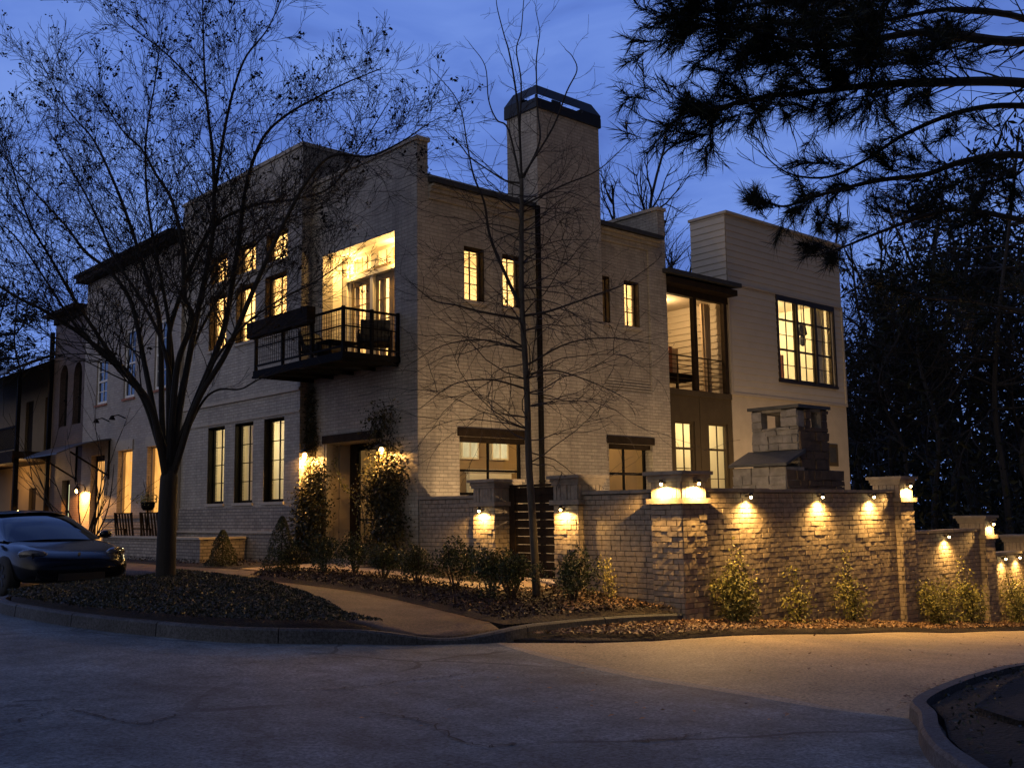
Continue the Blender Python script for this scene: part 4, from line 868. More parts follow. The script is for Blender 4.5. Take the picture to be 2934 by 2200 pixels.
gt = thing('garden_gate', 'dark wooden gate of horizontal boards, light showing between them', 'gate', (.3, -3.5, .1))
m = MB()
for k in range(11): z = .26+k*.158; m.box(.27, .30, -4.26, -2.72, z, z+.143)
m.build('board', 'darkwood', gt)
m = MB()
for y in (-4.32, -2.84): m.box(.24, .33, y, y+.16, .14, 2.04)
m.box(.301, .34, -4.16, -2.84, .3, .4); m.box(.301, .34, -4.16, -2.84, 1.8, 1.9); m.box(.24, .33, -4.16, -2.84, 1.99, 2.04); m.build('gate_frame', 'darkwood', gt)

# wall lights
LC = (1, .56, .16)
def walllight(label, p, n, power, cut=165, grp='downlights on the garden walls', shade='cyl', rad=.022, col=LC):
    p = Vector(p); n = Vector(n); W = thing('wall_light', label, 'wall light', p, grp)
    c = p+n*.10
    m = MB(); m.bar(p, c, .03); m.lathe((c.x, c.y, c.z-.005), [(.012,.06),(.035,.055),(.04,.0),(.036,.0),(.03,.045)], 12); m.build('lamp_shade', 'bronze', W, True)
    m = MB(); m.lathe((c.x, c.y, c.z-.035), [(.004,-.012),(.018,-.004),(.024,.012),(.018,.028),(.004,.034)], 10); b = m.build('bulb', 'bulb', W, True); b.visible_shadow = True
    lamp('SPOT', (c.x, c.y, c.z-.055), power, col, W, rad, cut, .3 if cut > 160 else 1.0, (0, 0, -1)); return W
X_ = (-1, 0, 0); Y_ = (0, -1, 0)
walllight('small gooseneck lamp on the gate pillar nearer the house', (-.145, -2.33, 1.56), X_, 120, 172)
walllight('small gooseneck lamp on the gate pillar beyond the gate', (-.145, -4.62, 1.56), X_, 120, 172)
walllight('cap lamp on the street face of the corner pillar', (-.14, -6.98, 1.95), X_, 240, 168)
walllight('cap lamp on the driveway face of the corner pillar', (.19, -7.32, 1.95), Y_, 300, 168)
walllight('wall light next to the corner pillar, above the tallest rose', (1.74, -7.23, 1.73), Y_, 300, 152)
walllight('middle light of the tall wall, over the second rose bush', (4.03, -7.23, 1.73), Y_, 300, 152)
walllight('light at the far end of the tall wall, near its stepped pillar', (5.92, -7.23, 1.73), Y_, 300, 152)
walllight('cap lamp on the pillar at the end of the tall wall', (7.22, -7.35, 1.95), Y_, 300, 168)
walllight('single wall light on the middle wall step', (9.04, -7.23, .86), Y_, 202, 152)
walllight('cap lamp on the smaller pillar beyond the middle wall step', (11.05, -7.35, 1.10), Y_, 108, 168)
walllight('first of two lights on the lowest wall', (11.85, -7.23, .27), Y_, 104, 152)
walllight('second of two lights on the lowest wall, next to the last pillar', (12.65, -7.23, .27), Y_, 104, 152)
walllight('cap lamp on the last pillar at the photo edge', (13.4, -7.35, .60), Y_, 80, 168)
# lamps on the courtyard side of the same walls, plus two added unseen (their light shows on the house and through the gate)
CL = (1, .65, .32)
def courtlamp(label, p, n, power):
    p = Vector(p); n = Vector(n); W = thing('courtyard_light', label, 'wall light', p, 'lamps on the courtyard side of the garden wall'); c = p+n*.14
    m = MB(); m.bar(p, c, .03); m.box(c.x-.06, c.x+.06, c.y-.06, c.y+.06, c.z-.13, c.z-.11); m.lathe((c.x,c.y,c.z), [(.085,.1),(.03,.16),(.0,.18)], 8); m.build('lamp_frame', 'bronze', W)
    m = MB(); m.lathe((c.x,c.y,c.z), [(.02,-.1),(.035,-.05),(.035,.03),(.01,.06)], 10); b = m.build('bulb', 'bulb', W, True); b.visible_shadow = False
    lamp('POINT', c, power, CL, W, .05); return W
courtlamp('courtyard lantern behind the corner pillar', (.51, -6.85, 1.66), (1, 0, 0), 190)
courtlamp('courtyard lantern on the back of the tall wall by the fireplace', (3.2, -6.88, 1.6), (0, 1, 0), 60)
courtlamp('unseen lamp added on the house side of the fireplace', (9.2, -3.19, 1.5), (0, 1, 0), 230)  # added out of view to light porch and tower
courtlamp('courtyard lantern behind the gate pillar beyond the gate', (.51, -4.64, 1.5), (1, 0, 0), 330)
courtlamp('courtyard lantern behind the gate pillar nearer the house', (.51, -2.34, 1.5), (1, 0, 0), 190)
pl_ = courtlamp('unseen lamp added on a short post to light the siding tower', (13.6, -3.6, 1.1), (0, 1, 0), 420)  # lamp and post added behind the wall to light the tower
m = MB(); m.box(13.55,13.65,-3.66,-3.59,-1.2,1.25); m.build('post', 'bronze', pl_)
# door and entrance sconces
def sconce(label, p, n, power, col, s=1.0, mat='bulbhot'):
    p = Vector(p); n = Vector(n); W = thing('wall_sconce', label, 'wall lamp', p, 'entrance sconces'); c = p+n*.3*s
    m = MB(); m.tube([p, p+n*.06+Vector((0,0,.16*s)), c+Vector((0,0,.2*s)), c+Vector((0,0,.1*s))], .014); m.lathe((p.x, p.y, p.z-.05), [(.05,0),(.05,.12)], 10)
    m.lathe((c.x,c.y,c.z+.02), [(.02,.1),(.07,.08),(.16*s,.0),(.15*s,.0),(.06,.07)], 14); m.build('lamp_shade', 'bronze', W, True)
    m = MB(); m.lathe((c.x,c.y,c.z-.05), [(.01,-.07),(.045,-.04),(.055,.02),(.03,.07)], 12); b = m.build('bulb', mat, W, True); b.visible_shadow = False
    lamp('SPOT', (c.x, c.y, c.z-.07), power, col, W, .06, 172, .15, (0, 0, -1))
sconce('bright sconce left of the front door, over the thicker climber', (-.0, 4.22, 3.0), X_, 270, (1, .50, .13))
sconce('bright sconce right of the front door, wrapped by the thorny climber', (-.0, .94, 2.95), X_, 270, (1, .50, .13))
sconce('glowing orange lantern by the awning entrance of the pale townhouse', (-.3, 19.0, 2.5), X_, 620, (1, .42, .09))

# ------------------------------------------------------------------ outdoor fireplace
FP = thing('outdoor_fireplace', 'rubble stone outdoor fireplace chimney with slate hood behind the garden wall', 'fireplace', (8.3, -3.8, -.2))
def rubble(m, o, u, n, L, z0, z1, seed):
    R = random.Random(seed); o, u, n = Vector(o), Vector(u), Vector(n); z = z0
    while z < z1-.04:
        h = min(R.uniform(.13, .3), z1-z); x = 0
        while x < L-.02:
            l = min(R.uniform(.18, .5), L-x)
            if L-x-l < .1: l = L-x
            d = R.uniform(.015, .055); j = lambda: R.uniform(-.014, .014)
            q = [(x+.008, z+.008), (x+l-.008, z+.008), (x+l-.008, z+h-.008), (x+.008, z+h-.008)]
            f = [o+u*(a+j())+n*(d+j()*.5)+Vector((0, 0, b+j())) for a, b in q]; k = [o+u*a-n*.002+Vector((0, 0, b)) for a, b in q]
            m.hexa([*k, *f]); x += l
        z += h
m = MB(); m2 = MB()
m.box(7.74, 8.98, -4.5, -3.22, 2.0, 3.40)
for x, y in ((7.74,-4.5),(8.72,-4.5),(7.74,-3.48),(8.72,-3.48)): m.box(x, x+.26, y, y+.26, 3.4, 3.86)
m.box(8.0, 8.24, -4.5, -4.3, 3.4, 3.86); m.box(8.5, 8.73, -4.5, -4.3, 3.4, 3.42); m.box(7.74, 7.94, -4.25, -4.06, 3.4, 3.86)
m.box(7.74, 8.98, -4.5, -3.22, 3.80, 3.862)
rubble(m, (7.74,-3.22,0), (0,-1,0), (-1,0,0), 1.28, 2.4, 3.42, 1); rubble(m, (7.74,-3.22,0), (0,-1,0), (-1,0,0), .3, 3.42, 3.84, 4); rubble(m, (7.74,-4.04,0), (0,-1,0), (-1,0,0), .46, 3.42, 3.84, 5)
m.box(7.0, 7.75, -4.6, -3.15, -.2, 2.46); rubble(m, (7.0,-3.15,0), (0,-1,0), (-1,0,0), 1.45, .6, 2.46, 2)
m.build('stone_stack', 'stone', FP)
rubble(m2, (7.74,-4.5,0), (1,0,0), (0,-1,0), 1.24, 1.6, 3.42, 3); rubble(m2, (8.0,-4.5,0), (1,0,0), (0,-1,0), .24, 3.42, 3.84, 7); rubble(m2, (8.72,-4.5,0), (1,0,0), (0,-1,0), .26, 3.42, 3.84, 8)
m2.box(7.76, 9.45, -4.55, -3.2, -.4, 2.40); rubble(m2, (7.02,-4.6,0), (1,0,0), (0,-1,0), 2.43, .6, 2.42, 9)
m2.build('stone_side', 'stone_shaded', FP)
m = MB(); m.extr([(6.9,-4.68,2.48),(6.9,-4.68,2.54),(7.735,-4.68,2.88),(7.735,-4.68,2.80)], (0, 1.6, 0)); m.build('slate_hood', 'slate', FP)
m = MB(); m.box(7.66, 9.06, -4.58, -3.14, 3.863, 3.94); m.build('cap_slab', 'slate', FP)

# ------------------------------------------------------------------ raised terrace wall, chairs, pots
TWL = thing('terrace_wall', 'low painted brick wall round the raised front terrace', 'wall', (-1.7, 10, .2))
m = MB(); m.box(-1.65, -1.4, 7.0, 13.6, 0, .93); m.box(-1.4, -.37, 7.0, 7.25, 0, .93); m.build('brick_wall', 'brick_base', TWL)
m = MB(); m.box(-1.71, -1.34, 6.94, 13.6, .931, .985); m.box(-1.34, -.37, 6.94, 7.31, .931, .985); m.build('coping', 'sill', TWL)
m = MB(); m.box(-1.4, -.37, 7.25, 13.6, .1, .5); m.build('terrace_floor', 'walk', TWL)
def chair(label, x, y, rz):
    T = thing('rocking_chair', label, 'chair', (0, 0, 0), 'slatted chairs on the terrace')
    m = MB(); m.box(-.25, .25, -.25, .22, .40, .44); m.build('seat', 'darkwood', T)
    m = MB()
    for k in range(6): u = -.22+k*.088; m.bar((u, .22, .44), (u, .42, 1.12), .045, .018, (0, 1, 0))
    m.bar((-.27, .43, 1.14), (.27, .43, 1.14), .08, .03); m.build('backrest', 'darkwood', T)
    for s in (-1, 1):
        m = MB(); m.bar((s*.26,-.22,.05),(s*.26,-.22,.66),.045); m.bar((s*.26,.22,.05),(s*.26,.45,1.16),.045); m.build('leg', 'darkwood', T)
        m = MB(); m.bar((s*.27,-.28,.67),(s*.27,.32,.68),.08,.03); m.build('armrest', 'darkwood', T)
        m = MB(); m.tube([(s*.26,-.5,.12),(s*.26,-.2,.04),(s*.26,.15,.03),(s*.26,.6,.12)], .022, 5); m.build('rocker', 'darkwood', T)
    T.location = (x, y, .5); T.rotation_euler = (0, 0, rz); return T
chair('slatted rocking chair beside the trunk of the big tree', -1.0, 11.3, 2.3)
chair('slatted rocking chair set further from the tree trunk', -1.0, 13.2, 2.3)
pot = thing('potted_plant', 'black pot of pale flowers standing on a stand by the lit window', 'potted plant', (-.75, 12.5, .5))
m = MB(); m.lathe((-.75,12.5,1.72), [(.13,0),(.19,.08),(.21,.25),(.19,.25),(.17,.2)], 14); m.build('pot', 'metal', pot, True)
m = MB(); m.tube([(-.75,12.5,.5),(-.75,12.5,1.72)], .025, 6); m.box(-.9,-.6,12.35,12.65,.5,.53); m.build('stand', 'metal', pot)
Pn = rng.normal(size=(260, 3))*[.22, .22, .09]+[-.75, 12.5, 2.05]; cards('foliage', Pn, None, (.04, .08), .7, 'bloom', pot)
m = MB()
for k in range(5): a = random.uniform(-.2, .2); b = random.uniform(-.2, .2); m.tube([(-.75,12.5,1.95),(-.75+a*.5,12.5+b*.5,2.35),(-.75+a,12.5+b,2.75+random.uniform(-.2,.1))], [.012,.008,.004], 4)
m.build('stem', 'twig', pot)
mb_ = thing('wall_mailbox', 'pinkish metal mailbox fixed beside the front door', 'mailbox', (-.0, 3.9, 1.5))
m = MB(); m.extr([(-.14,3.82,1.4),(-.003,3.82,1.4),(-.003,3.82,1.76),(-.10,3.82,1.74),(-.14,3.82,1.68)], (0, .2, 0)); m.build('box_body', 'mailpaint', mb_)
m = MB(); m.bar((-.145,3.83,1.66),(-.145,4.01,1.66),.012); m.build('flap', 'bronze', mb_)

# balcony furniture and planter
bt = thing('bistro_table', 'low dark table on the lit balcony', 'table', (-.75, 2.05, 4.985))
m = MB(); m.box(-1.15,-.3,1.75,2.35,5.40,5.43); m.build('tabletop', 'darkwood', bt)
for x in (-1.1,-.35):
    for y in (1.8,2.3): m = MB(); m.box(x-.02,x+.02,y-.02,y+.02,4.985,5.4); m.build('leg', 'metal', bt)
def sofa(label, x, y, rz):
    T = thing('lounge_chair', label, 'chair', (0, 0, 0), 'lounge chairs on the balcony')
    m = MB(); m.box(-.33,.33,-.33,.3,.34,.46); m.build('seat_cushion', 'roofdark', T)
    m = MB(); m.extr([(-.33,.2,.46),(-.33,.34,.46),(-.33,.44,.80),(-.33,.34,.82)], (.66,0,0)); m.build('back_cushion', 'roofdark', T)
    m = MB(); m.box(-.36,.36,-.35,.36,.29,.338)
    for s in (-1,1): m.bar((s*.36,-.34,.56),(s*.36,.36,.58),.05,.03)
    m.build('frame', 'darkwood', T)
    for sx in (-1,1):
        for sy in (-1,1): m = MB(); m.bar((sx*.34,sy*.33,0),(sx*.36,sy*.34,.56),.04); m.build('leg', 'darkwood', T)
    T.location = (x, y, 4.985); T.rotation_euler = (0, 0, rz)
sofa('lounge chair at the open end of the balcony, near the house corner', -.35, 1.15, 2.6); sofa('lounge chair behind the balcony corner post', -.7, 1.25+1.6, .3); 
pl = thing('balcony_planter', 'long dark planter box hung on the balcony rail', 'planter', (-1.55, 3.0, 5.7))
m = MB(); wall(m, 'y', -1.74, -1.71, 1.75, 4.55, 5.74, 6.12); wall(m, 'y', -1.55, -1.52, 1.75, 4.55, 5.74, 6.12); m.box(-1.71,-1.55,1.75,1.78,5.74,6.12); m.box(-1.71,-1.55,4.52,4.55,5.74,6.12); m.box(-1.71,-1.55,1.78,4.52,5.74,5.78); m.build('box_body', 'darkwood', pl)
m = MB(); m.box(-1.71,-1.55,1.78,4.52,6.0,6.06); m.build('soil', 'mulch', pl)
for y in (2.0, 4.3): m = MB(); m.box(-1.75,-1.44,y-.02,y+.02,5.98,6.14); m.build('bracket', 'metal', pl)
# porch and tower furnishings
def curtain(label, x0, x1, y, z0, z1, amp=.05, mat='cloth', gather=.0):
    n = 40; m = MB(); P = []
    for k in range(n+1):
        t = k/n; P.append((x0+(x1-x0)*t, y+amp*math.sin(t*PI*9)))
    for k in range(n):
        a, b = P[k], P[k+1]; s = gather; xm = (x0+x1)/2; f = lambda p: (p[0]+(xm-p[0])*s, p[1])
        m.quad((*a,z1),(*b,z1),(*f(b),z0),(*f(a),z0)); m.quad((a[0],a[1]+.006,z1),(b[0],b[1]+.006,z1),(*(np.array(f(b))+[0,.006]),z0),(*(np.array(f(a))+[0,.006]),z0))
    return tag(m.build(name='curtain', mat=mat, smooth=True), label, 'curtain')
curtain('tall gathered curtain hanging inside the screened porch', 11.0, 11.42, .7, 4.92, 7.6, .06, 'cloth', .3)
curtain('pale curtain in the tower window, right side', 16.95, 17.62, .62, 5.3, 8.2, .05, 'ivory2')
curtain('pale curtain in the tower window, next to the middle post', 15.75, 15.95, .62, 5.3, 8.2, .05, 'ivory2')
so = thing('porch_sofa', 'wooden sofa with plaid throw on the screened porch', 'sofa', (10.1, 1.1, 4.9))
m = MB(); m.box(9.5,10.75,.8,1.5,5.25,5.42); m.build('seat', 'darkwood', so)
m = MB(); m.box(9.5,10.75,1.42,1.5,5.42,6.3); m.build('backrest', 'cloth', so)
for k, x in enumerate((9.6,9.95,10.3)): m = MB(); m.box(x,x+.14,1.395,1.525,5.5,6.33); m.build('throw_stripe', 'darkwood' if k % 2 else 'terracotta', so)
for x in (9.55,10.7):
    for y in (.85,1.45): m = MB(); m.box(x-.03,x+.03,y-.03,y+.03,4.9,5.25); m.build('leg', 'darkwood', so)
tl = thing('pendant_lantern', 'dark lantern hanging behind the middle pane of the tower window', 'pendant lamp', (16.45, .75, 8.38))
m = MB(); m.tube([(16.45,.75,8.38),(16.45,.75,7.6)], .012, 6); m.build('chain', 'metal', tl)
m = MB(); m.lathe((16.45,.75,7.22), [(.20,0),(.13,.38)], 4); m.build('lamp_shade', 'roofdark', tl)
m = MB(); m.lathe((16.45,.75,6.85), [(.03,0),(.10,.06),(.12,.2),(.05,.37)], 8); m.build('body', 'roofdark', tl)
ac = thing('desk_chair', 'small chair by the left pane of the tower window', 'chair', (15.2, .8, 4.95))
m = MB(); m.box(15.0,15.4,.6,1.0,5.5,5.56); m.build('seat', 'terracotta', ac); m = MB(); m.box(14.98,15.06,.6,1.0,5.56,6.4); m.build('backrest', 'terracotta', ac)
for x in (15.03,15.37):
    for y in (.63,.97): m = MB(); m.box(x-.02,x+.02,y-.02,y+.02,4.95,5.5); m.build('leg', 'darkwood', ac)
for k, (x, y) in enumerate(((1.4, 7.5), (1.2, 5.6))):
    pd = thing('pendant_lamp', ['slim glass pendant seen through the middle ground-floor window', 'slim glass pendant seen through the ground-floor window nearest the door'][k], 'pendant lamp', (x, y, 4.29))
    m = MB(); m.tube([(x,y,4.3),(x,y,3.7)], .012, 6); m.build('cord', 'metal', pd); m = MB(); m.lathe((x,y,3.4), [(.03,0),(.07,.06),(.05,.28),(.02,.34)], 12); m.build('lamp_shade', 'bulb', pd, True)
# ------------------------------------------------------------------ trees
def frames(path, n=6): return [Vector(p) for p in catmull(path, n)]
def lerp_r(r0, r1, n): return [r0+(r1-r0)*(i/(n-1))**.8 for i in range(n)]
def perp(d):
    a = Vector((random.gauss(0,1), random.gauss(0,1), random.gauss(0,1))); a -= d*a.dot(d)
    return a.normalized() if a.length > 1e-6 else d.orthogonal().normalized()
def sprout(mb, p, d, L, r, lvl, cfg, tips, nseg=4):
    P = [p.copy()]; d = d.normalized(); ds = [d]
    for i in range(nseg):
        d = (d+perp(d)*cfg['wander']+Vector((0, 0, cfg['trop']))*(i+1)/nseg).normalized(); p = p+d*(L/nseg); P.append(p.copy()); ds.append(d)
    mb.tube(P, [max(cfg['rmin'], r*(1-.75*i/nseg)) for i in range(nseg+1)], 3 if r < .02 else 5, False)
    tips.append((P[-1], d, lvl))
    if lvl > 0:
        for k in range(cfg['kids'][lvl]):
            t = random.uniform(.25, 1); i = min(nseg-1, int(t*nseg)); q = P[i].lerp(P[i+1], t*nseg-i); a = math.radians(random.uniform(*cfg['ang']))
            dd = ds[i+1]*math.cos(a)+perp(ds[i+1])*math.sin(a)
            if cfg.get('flat'): dd.z *= cfg['flat']
            sprout(mb, q, dd, L*random.uniform(*cfg['ratio']), r*.5, lvl-1, cfg, tips, max(2, nseg-1))
def limb(mb, path, r0, r1, cfg, tips, every, Lr, lvl, start=.3, rk=.4, n=6, sides=7, ends=True):
    P = frames(path, n); R = lerp_r(r0, r1, len(P)); mb.tube(P, R, sides, True)
    tot = sum((P[i+1]-P[i]).length for i in range(len(P)-1)); s = 0; nxt = start*tot
    for i in range(len(P)-1):
        l = (P[i+1]-P[i]).length
        while nxt < s+l:
            t = (nxt-s)/l; q = P[i].lerp(P[i+1], t); d = (P[i+1]-P[i]).normalized(); f = nxt/tot
            a = math.radians(random.uniform(*cfg['ang'])); dd = d*math.cos(a)+perp(d)*math.sin(a)
            if cfg.get('flat'): dd.z *= cfg['flat']
            sprout(mb, q, dd, random.uniform(*Lr)*(1.15-.6*f), max(cfg['rmin'], (r0+(r1-r0)*f)*rk), lvl, cfg, tips); nxt += every*random.uniform(.6, 1.4)
        s += l
    if ends: sprout(mb, P[-1], (P[-1]-P[-2]), Lr[0]*.6, r1, max(0, lvl-1), cfg, tips)
def clusters(tips, prob, per, spread, fn=None):
    out = []
    for p, d, l in tips:
        if (fn(p) if fn else prob) > random.random():
            for k in range(per): out.append(p+Vector((random.gauss(0,spread), random.gauss(0,spread), random.gauss(0,spread))))
    return np.array([tuple(q) for q in out]).reshape(-1, 3)
cr = thing('crape_myrtle', 'big bare multi-stemmed tree with dark seed clusters on the kerb island', 'tree', (-5, 1.38, .2))
cfg = dict(wander=.20, trop=.12, kids=[0,4,5], ang=(20,58), ratio=(.38,.66), rmin=.0042)
mb = MB(); P = frames(CRAPE['T'][0], 4); mb.tube([P[0]-Vector((0,0,.25))]+P+[P[-1]+Vector((.0,0,.25))], [.30]+[.235]+lerp_r(.19,.165,len(P)-1)+[.08], 12)
tr = mb.build('trunk', 'bark', cr, True)
tips = []; mb = MB()
for k, (path, r0, r1) in CRAPE.items():
    if k == 'T': continue
    limb(mb, [path[0]-Vector((0,0,.35)) if False else path[0]]+list(path[1:]), r0*.8, r1*.8, cfg, tips, .14 if k != 'H' else .35, (.9, 2.3) if k != 'H' else (.3, .7), 2 if k != 'H' else 1, .3, .32)
mb.build('limbs', 'bark', cr)
fn = lambda p: .01+.085*min(1, max(0, (p.z-5.0)/5))
cards('seed_clusters', clusters(tips, .4, 6, .035, fn), None, (.04, .095), .6, 'dryleaf', cr)
yt = thing('young_tree', 'slender bare young tree with fine spreading twigs before the garden gate', 'tree', (-1.6, -5.2, 0))
cfg = dict(wander=.26, trop=.04, kids=[0,3,3], ang=(25,62), ratio=(.35,.65), rmin=.003, flat=.75)
mb = MB(); P = frames(YOUNG['T'][0], 6); mb.tube([P[0]-Vector((0,0,.2))]+P, [.10]+lerp_r(.075,.036,len(P)), 9); mb.build('trunk', 'youngbark', yt, True)
tips = []; mb = MB()
for k, (path, r0, r1) in YOUNG.items():
    if k == 'T': continue
    limb(mb, path, r0, r1, cfg, tips, .30, (.35, .95), 1, .15, .45, 5, 5)
for i in range(85):                                                # more side branches up the stem
    t = random.uniform(.34, .98); q = P[int(t*(len(P)-1))]; a = random.uniform(0, 2*PI)
    d = Vector((math.cos(a), math.sin(a), random.uniform(.0, .5)))
    c2 = dict(cfg); c2['trop'] = random.choice((-.10, .02, .06)); sprout(mb, q, d, random.uniform(1.3, 2.7)*(1.15-.5*t), .013, 2, c2, tips, 6)
mb.build('limbs', 'twig', yt)
pi_ = thing('pine_tree', 'pine reaching in from the right with long dark needle tufts', 'tree', (.9, -13.3, -.2))
cfg = dict(wander=.16, trop=.03, kids=[0,3,3], ang=(20,50), ratio=(.45,.75), rmin=.005)
mb = MB(); P = frames(PINE['T'][0], 4); mb.tube(P, lerp_r(.24,.15,len(P)), 12); mb.build('trunk', 'pinebark', pi_, True)
tips = []; dead = []; mb = MB()
for k, (path, r0, r1) in PINE.items():
    if k == 'T': continue
    if k == 'p3': limb(mb, path, r0, r1, dict(cfg, trop=.10, wander=.2), dead, .14, (.5, 1.5), 1, .22, .3, 6, 6)
    elif k in ('p5','p6'): limb(mb, path, r0, r1, cfg, tips, .34, (.35, .85), 2, .2, .3, 6, 6)
    elif k == 'p4': limb(mb, path, r0, r1, cfg, tips, .20, (.4, 1.0), 2, .25, .3, 6, 6)
    else: limb(mb, path, r0, r1, cfg, tips, .105, (.5, 1.4), 2, .34, .3, 6, 6); limb(mb, path[:3], r0, r0*.8, cfg, dead, .2, (.6, 1.6), 1, .2, .3, 6, 6, False)
mb.build('limbs', 'pinebark', pi_)
def needles(tips, per, L, name, parent, keep=1.0):
    P, D = [], []
    for p, d, l in tips:
        if random.random() > keep: continue
        P.append(tuple(p)); D.append(tuple(d))
        if random.random() < .6: P.append(tuple(p-d*.12)); D.append(tuple(d))
    P = np.repeat(np.array(P), per, 0); D = np.repeat(np.array(D), per, 0); n = len(P)
    v = D*.9+rng.normal(size=(n, 3))*.5+[0, 0, .04]; v /= np.linalg.norm(v, axis=1)[:, None]
    s = np.cross(v, rng.normal(size=(n, 3))); s /= np.linalg.norm(s, axis=1)[:, None]; l = rng.uniform(L*.7, L*1.15, n)[:, None]
    P = P-D*rng.uniform(0, .24, n)[:, None]
    V = np.stack([P-s*.0042, P+s*.0042, P+v*l*.6+s*.0035-[0,0,.004], P+v*l-[0,0,.012]], 1).reshape(-1, 3)
    F = [(4*i, 4*i+1, 4*i+2, 4*i+3) for i in range(n)]
    return link_mesh(name, V, F, 'needle', parent)
needles(tips, 22, .22, 'needles', pi_, .8)
lt = [t for t in dead if random.random() < .06]
print('pine tips', len(tips))

def bare_proto(name, h, spread, seed, lab, dens=1.0, pine=False):
    random.seed(seed); T = thing(name, lab[0], 'tree', (0, 0, 0), lab[1]); mb = MB(); tips = []
    path = [(0,0,-1)]+[(random.gauss(0,.15)*i, random.gauss(0,.15)*i, h*i/5) for i in range(1, 6)]
    P = frames(path, 4); mb.tube(P, lerp_r(h*.0095, h*.0025, len(P)), 7); mb.build('trunk', 'forestbark', T)
    mb = MB(); c = dict(wander=.22, trop=.14 if not pine else .0, kids=[0,4,4], ang=(22,50), ratio=(.4,.65), rmin=.005)
    for i in range(int(26*dens)):
        t = random.uniform(.30 if not pine else .4, .98); q = P[int(t*(len(P)-1))]; a = random.uniform(0, 2*PI)
        d = Vector((math.cos(a), math.sin(a), random.uniform(.5, 1.3) if not pine else random.uniform(-.1,.35)))
        sprout(mb, q, d, spread*(1.25-t)*random.uniform(.7, 1.2), h*.0028, 2, c, tips, 5)
    mb.build('limbs', 'forestbark', T)
    if pine:
        pts = clusters(tips, .55, 5, .28); cards('foliage', pts, None, (.20, .45), .25, 'forestleaf', T)
    return T
CAMP = Vector((-13.433, -18.043, 1.5)); FW = Vector((.66815, .74403)); RT = Vector((.74403, -.66815))
def at(x, d):
    r = (x-1106)/2233*d; p = Vector((CAMP.x, CAMP.y))+FW*d+RT*r; return p.x, p.y
GW = 'trees of the dark wood right of the house'; GB = 'bare trees behind the house roofs'
LBp = 'dark evergreen in the wood behind the stepped garden wall'; LBb = 'bare tree among the evergreens of the wood behind the stepped wall'
pp = [bare_proto('forest_pine', 15, 4.2, 31, (LBp, GW), 1.5, True), bare_proto('forest_pine', 13, 3.6, 32, (LBp, GW), 1.4, True)]
bb = [bare_proto('forest_tree', 15, 4.6, 41, (LBb, GW)), bare_proto('forest_tree', 14, 5.0, 42, (LBb, GW))]
random.seed(5); used = set()
def put(lst, k, x, d, s, label, grp):
    src = lst[k]; X, Y = at(x, d); loc = (X, Y, max(-7, g(X, Y))-.2)
    if id(src) not in used: used.add(id(src)); o = src; o.location = loc; o.rotation_euler = (0, 0, random.uniform(0, 6)); o.scale = (s, s, s)
    else: o = dup(src, loc, random.uniform(0, 6), s)
    o['label'] = label; o['group'] = grp; return o
for (x, d, s, k) in ((1875,52,1.05,0),(1935,44,1.15,1),(2010,56,1.55,0),(2085,48,1.45,1),(2160,42,1.3,0),(2235,50,1.5,1),(1905,66,1.3,1),(2050,68,1.75,0),(2190,66,1.75,1),(2300,58,1.6,0)):
    put(pp, k, x, d, s, LBp, GW)
for (x, d, s, k) in ((1838,56,1.35,0),(1862,50,1.2,1),(1890,60,1.3,0),(1925,48,1.2,1),(2000,43,1.1,0),(2055,55,1.3,1),(2110,50,1.2,0),(2165,56,1.3,1),(2230,42,1.0,0)):
    put(bb, k, x, d, s, LBb, GW)
for (x, d, s, lab) in ((1338,50,1.35,'slim bare tree whose top shows right beside the tall chimney'),(1398,54,1.55,'tallest bare tree standing over the roofs right of the chimney'),(1465,58,1.3,'bare tree showing between white parapet and siding tower'),(1490,48,.95,'low bare tree just left of the siding tower')):
    put(bb, random.randint(0,1), x, d, s, lab, GB)
for (x, d, s, lab) in ((60,52,.86,'dark evergreen rising behind the roof of the gallery house'),(-40,56,1.0,'dark evergreen at the left edge behind the gallery house roof')):
    put(pp, random.randint(0,1), x, d, s, lab, 'evergreens behind the gallery house')
W = in_poly([at(1826,36),at(2330,32),at(2400,75),at(1800,75)], 20000); zz = np.clip(gh(W), -7, 5)+np.abs(rng.normal(size=len(W)))*2.6
struct(cards('undergrowth', np.c_[W, zz], None, (.14, .42), .4, 'forestleaf'), 'stuff')
W = in_poly([at(1800,85),at(2700,80),at(2700,105),at(1800,110)], 14000); zz = np.clip(gh(W), -8, 5)+rng.uniform(0, 1, len(W))**.8*rng.uniform(11, 19, len(W))
struct(cards('far_woods', np.c_[W, zz], None, (.5, 1.3), .6, 'forestleaf'), 'stuff')

W = in_poly([at(-2200,70),at(-60,95),at(-60,120),at(-2200,95)], 11000); zz = np.clip(gh(W), -2, 5)+rng.uniform(0, 1, len(W))**.9*rng.uniform(5, 10, len(W))
struct(cards('far_woods', np.c_[W, zz], None, (.5, 1.4), .6, 'forestleaf'), 'stuff')
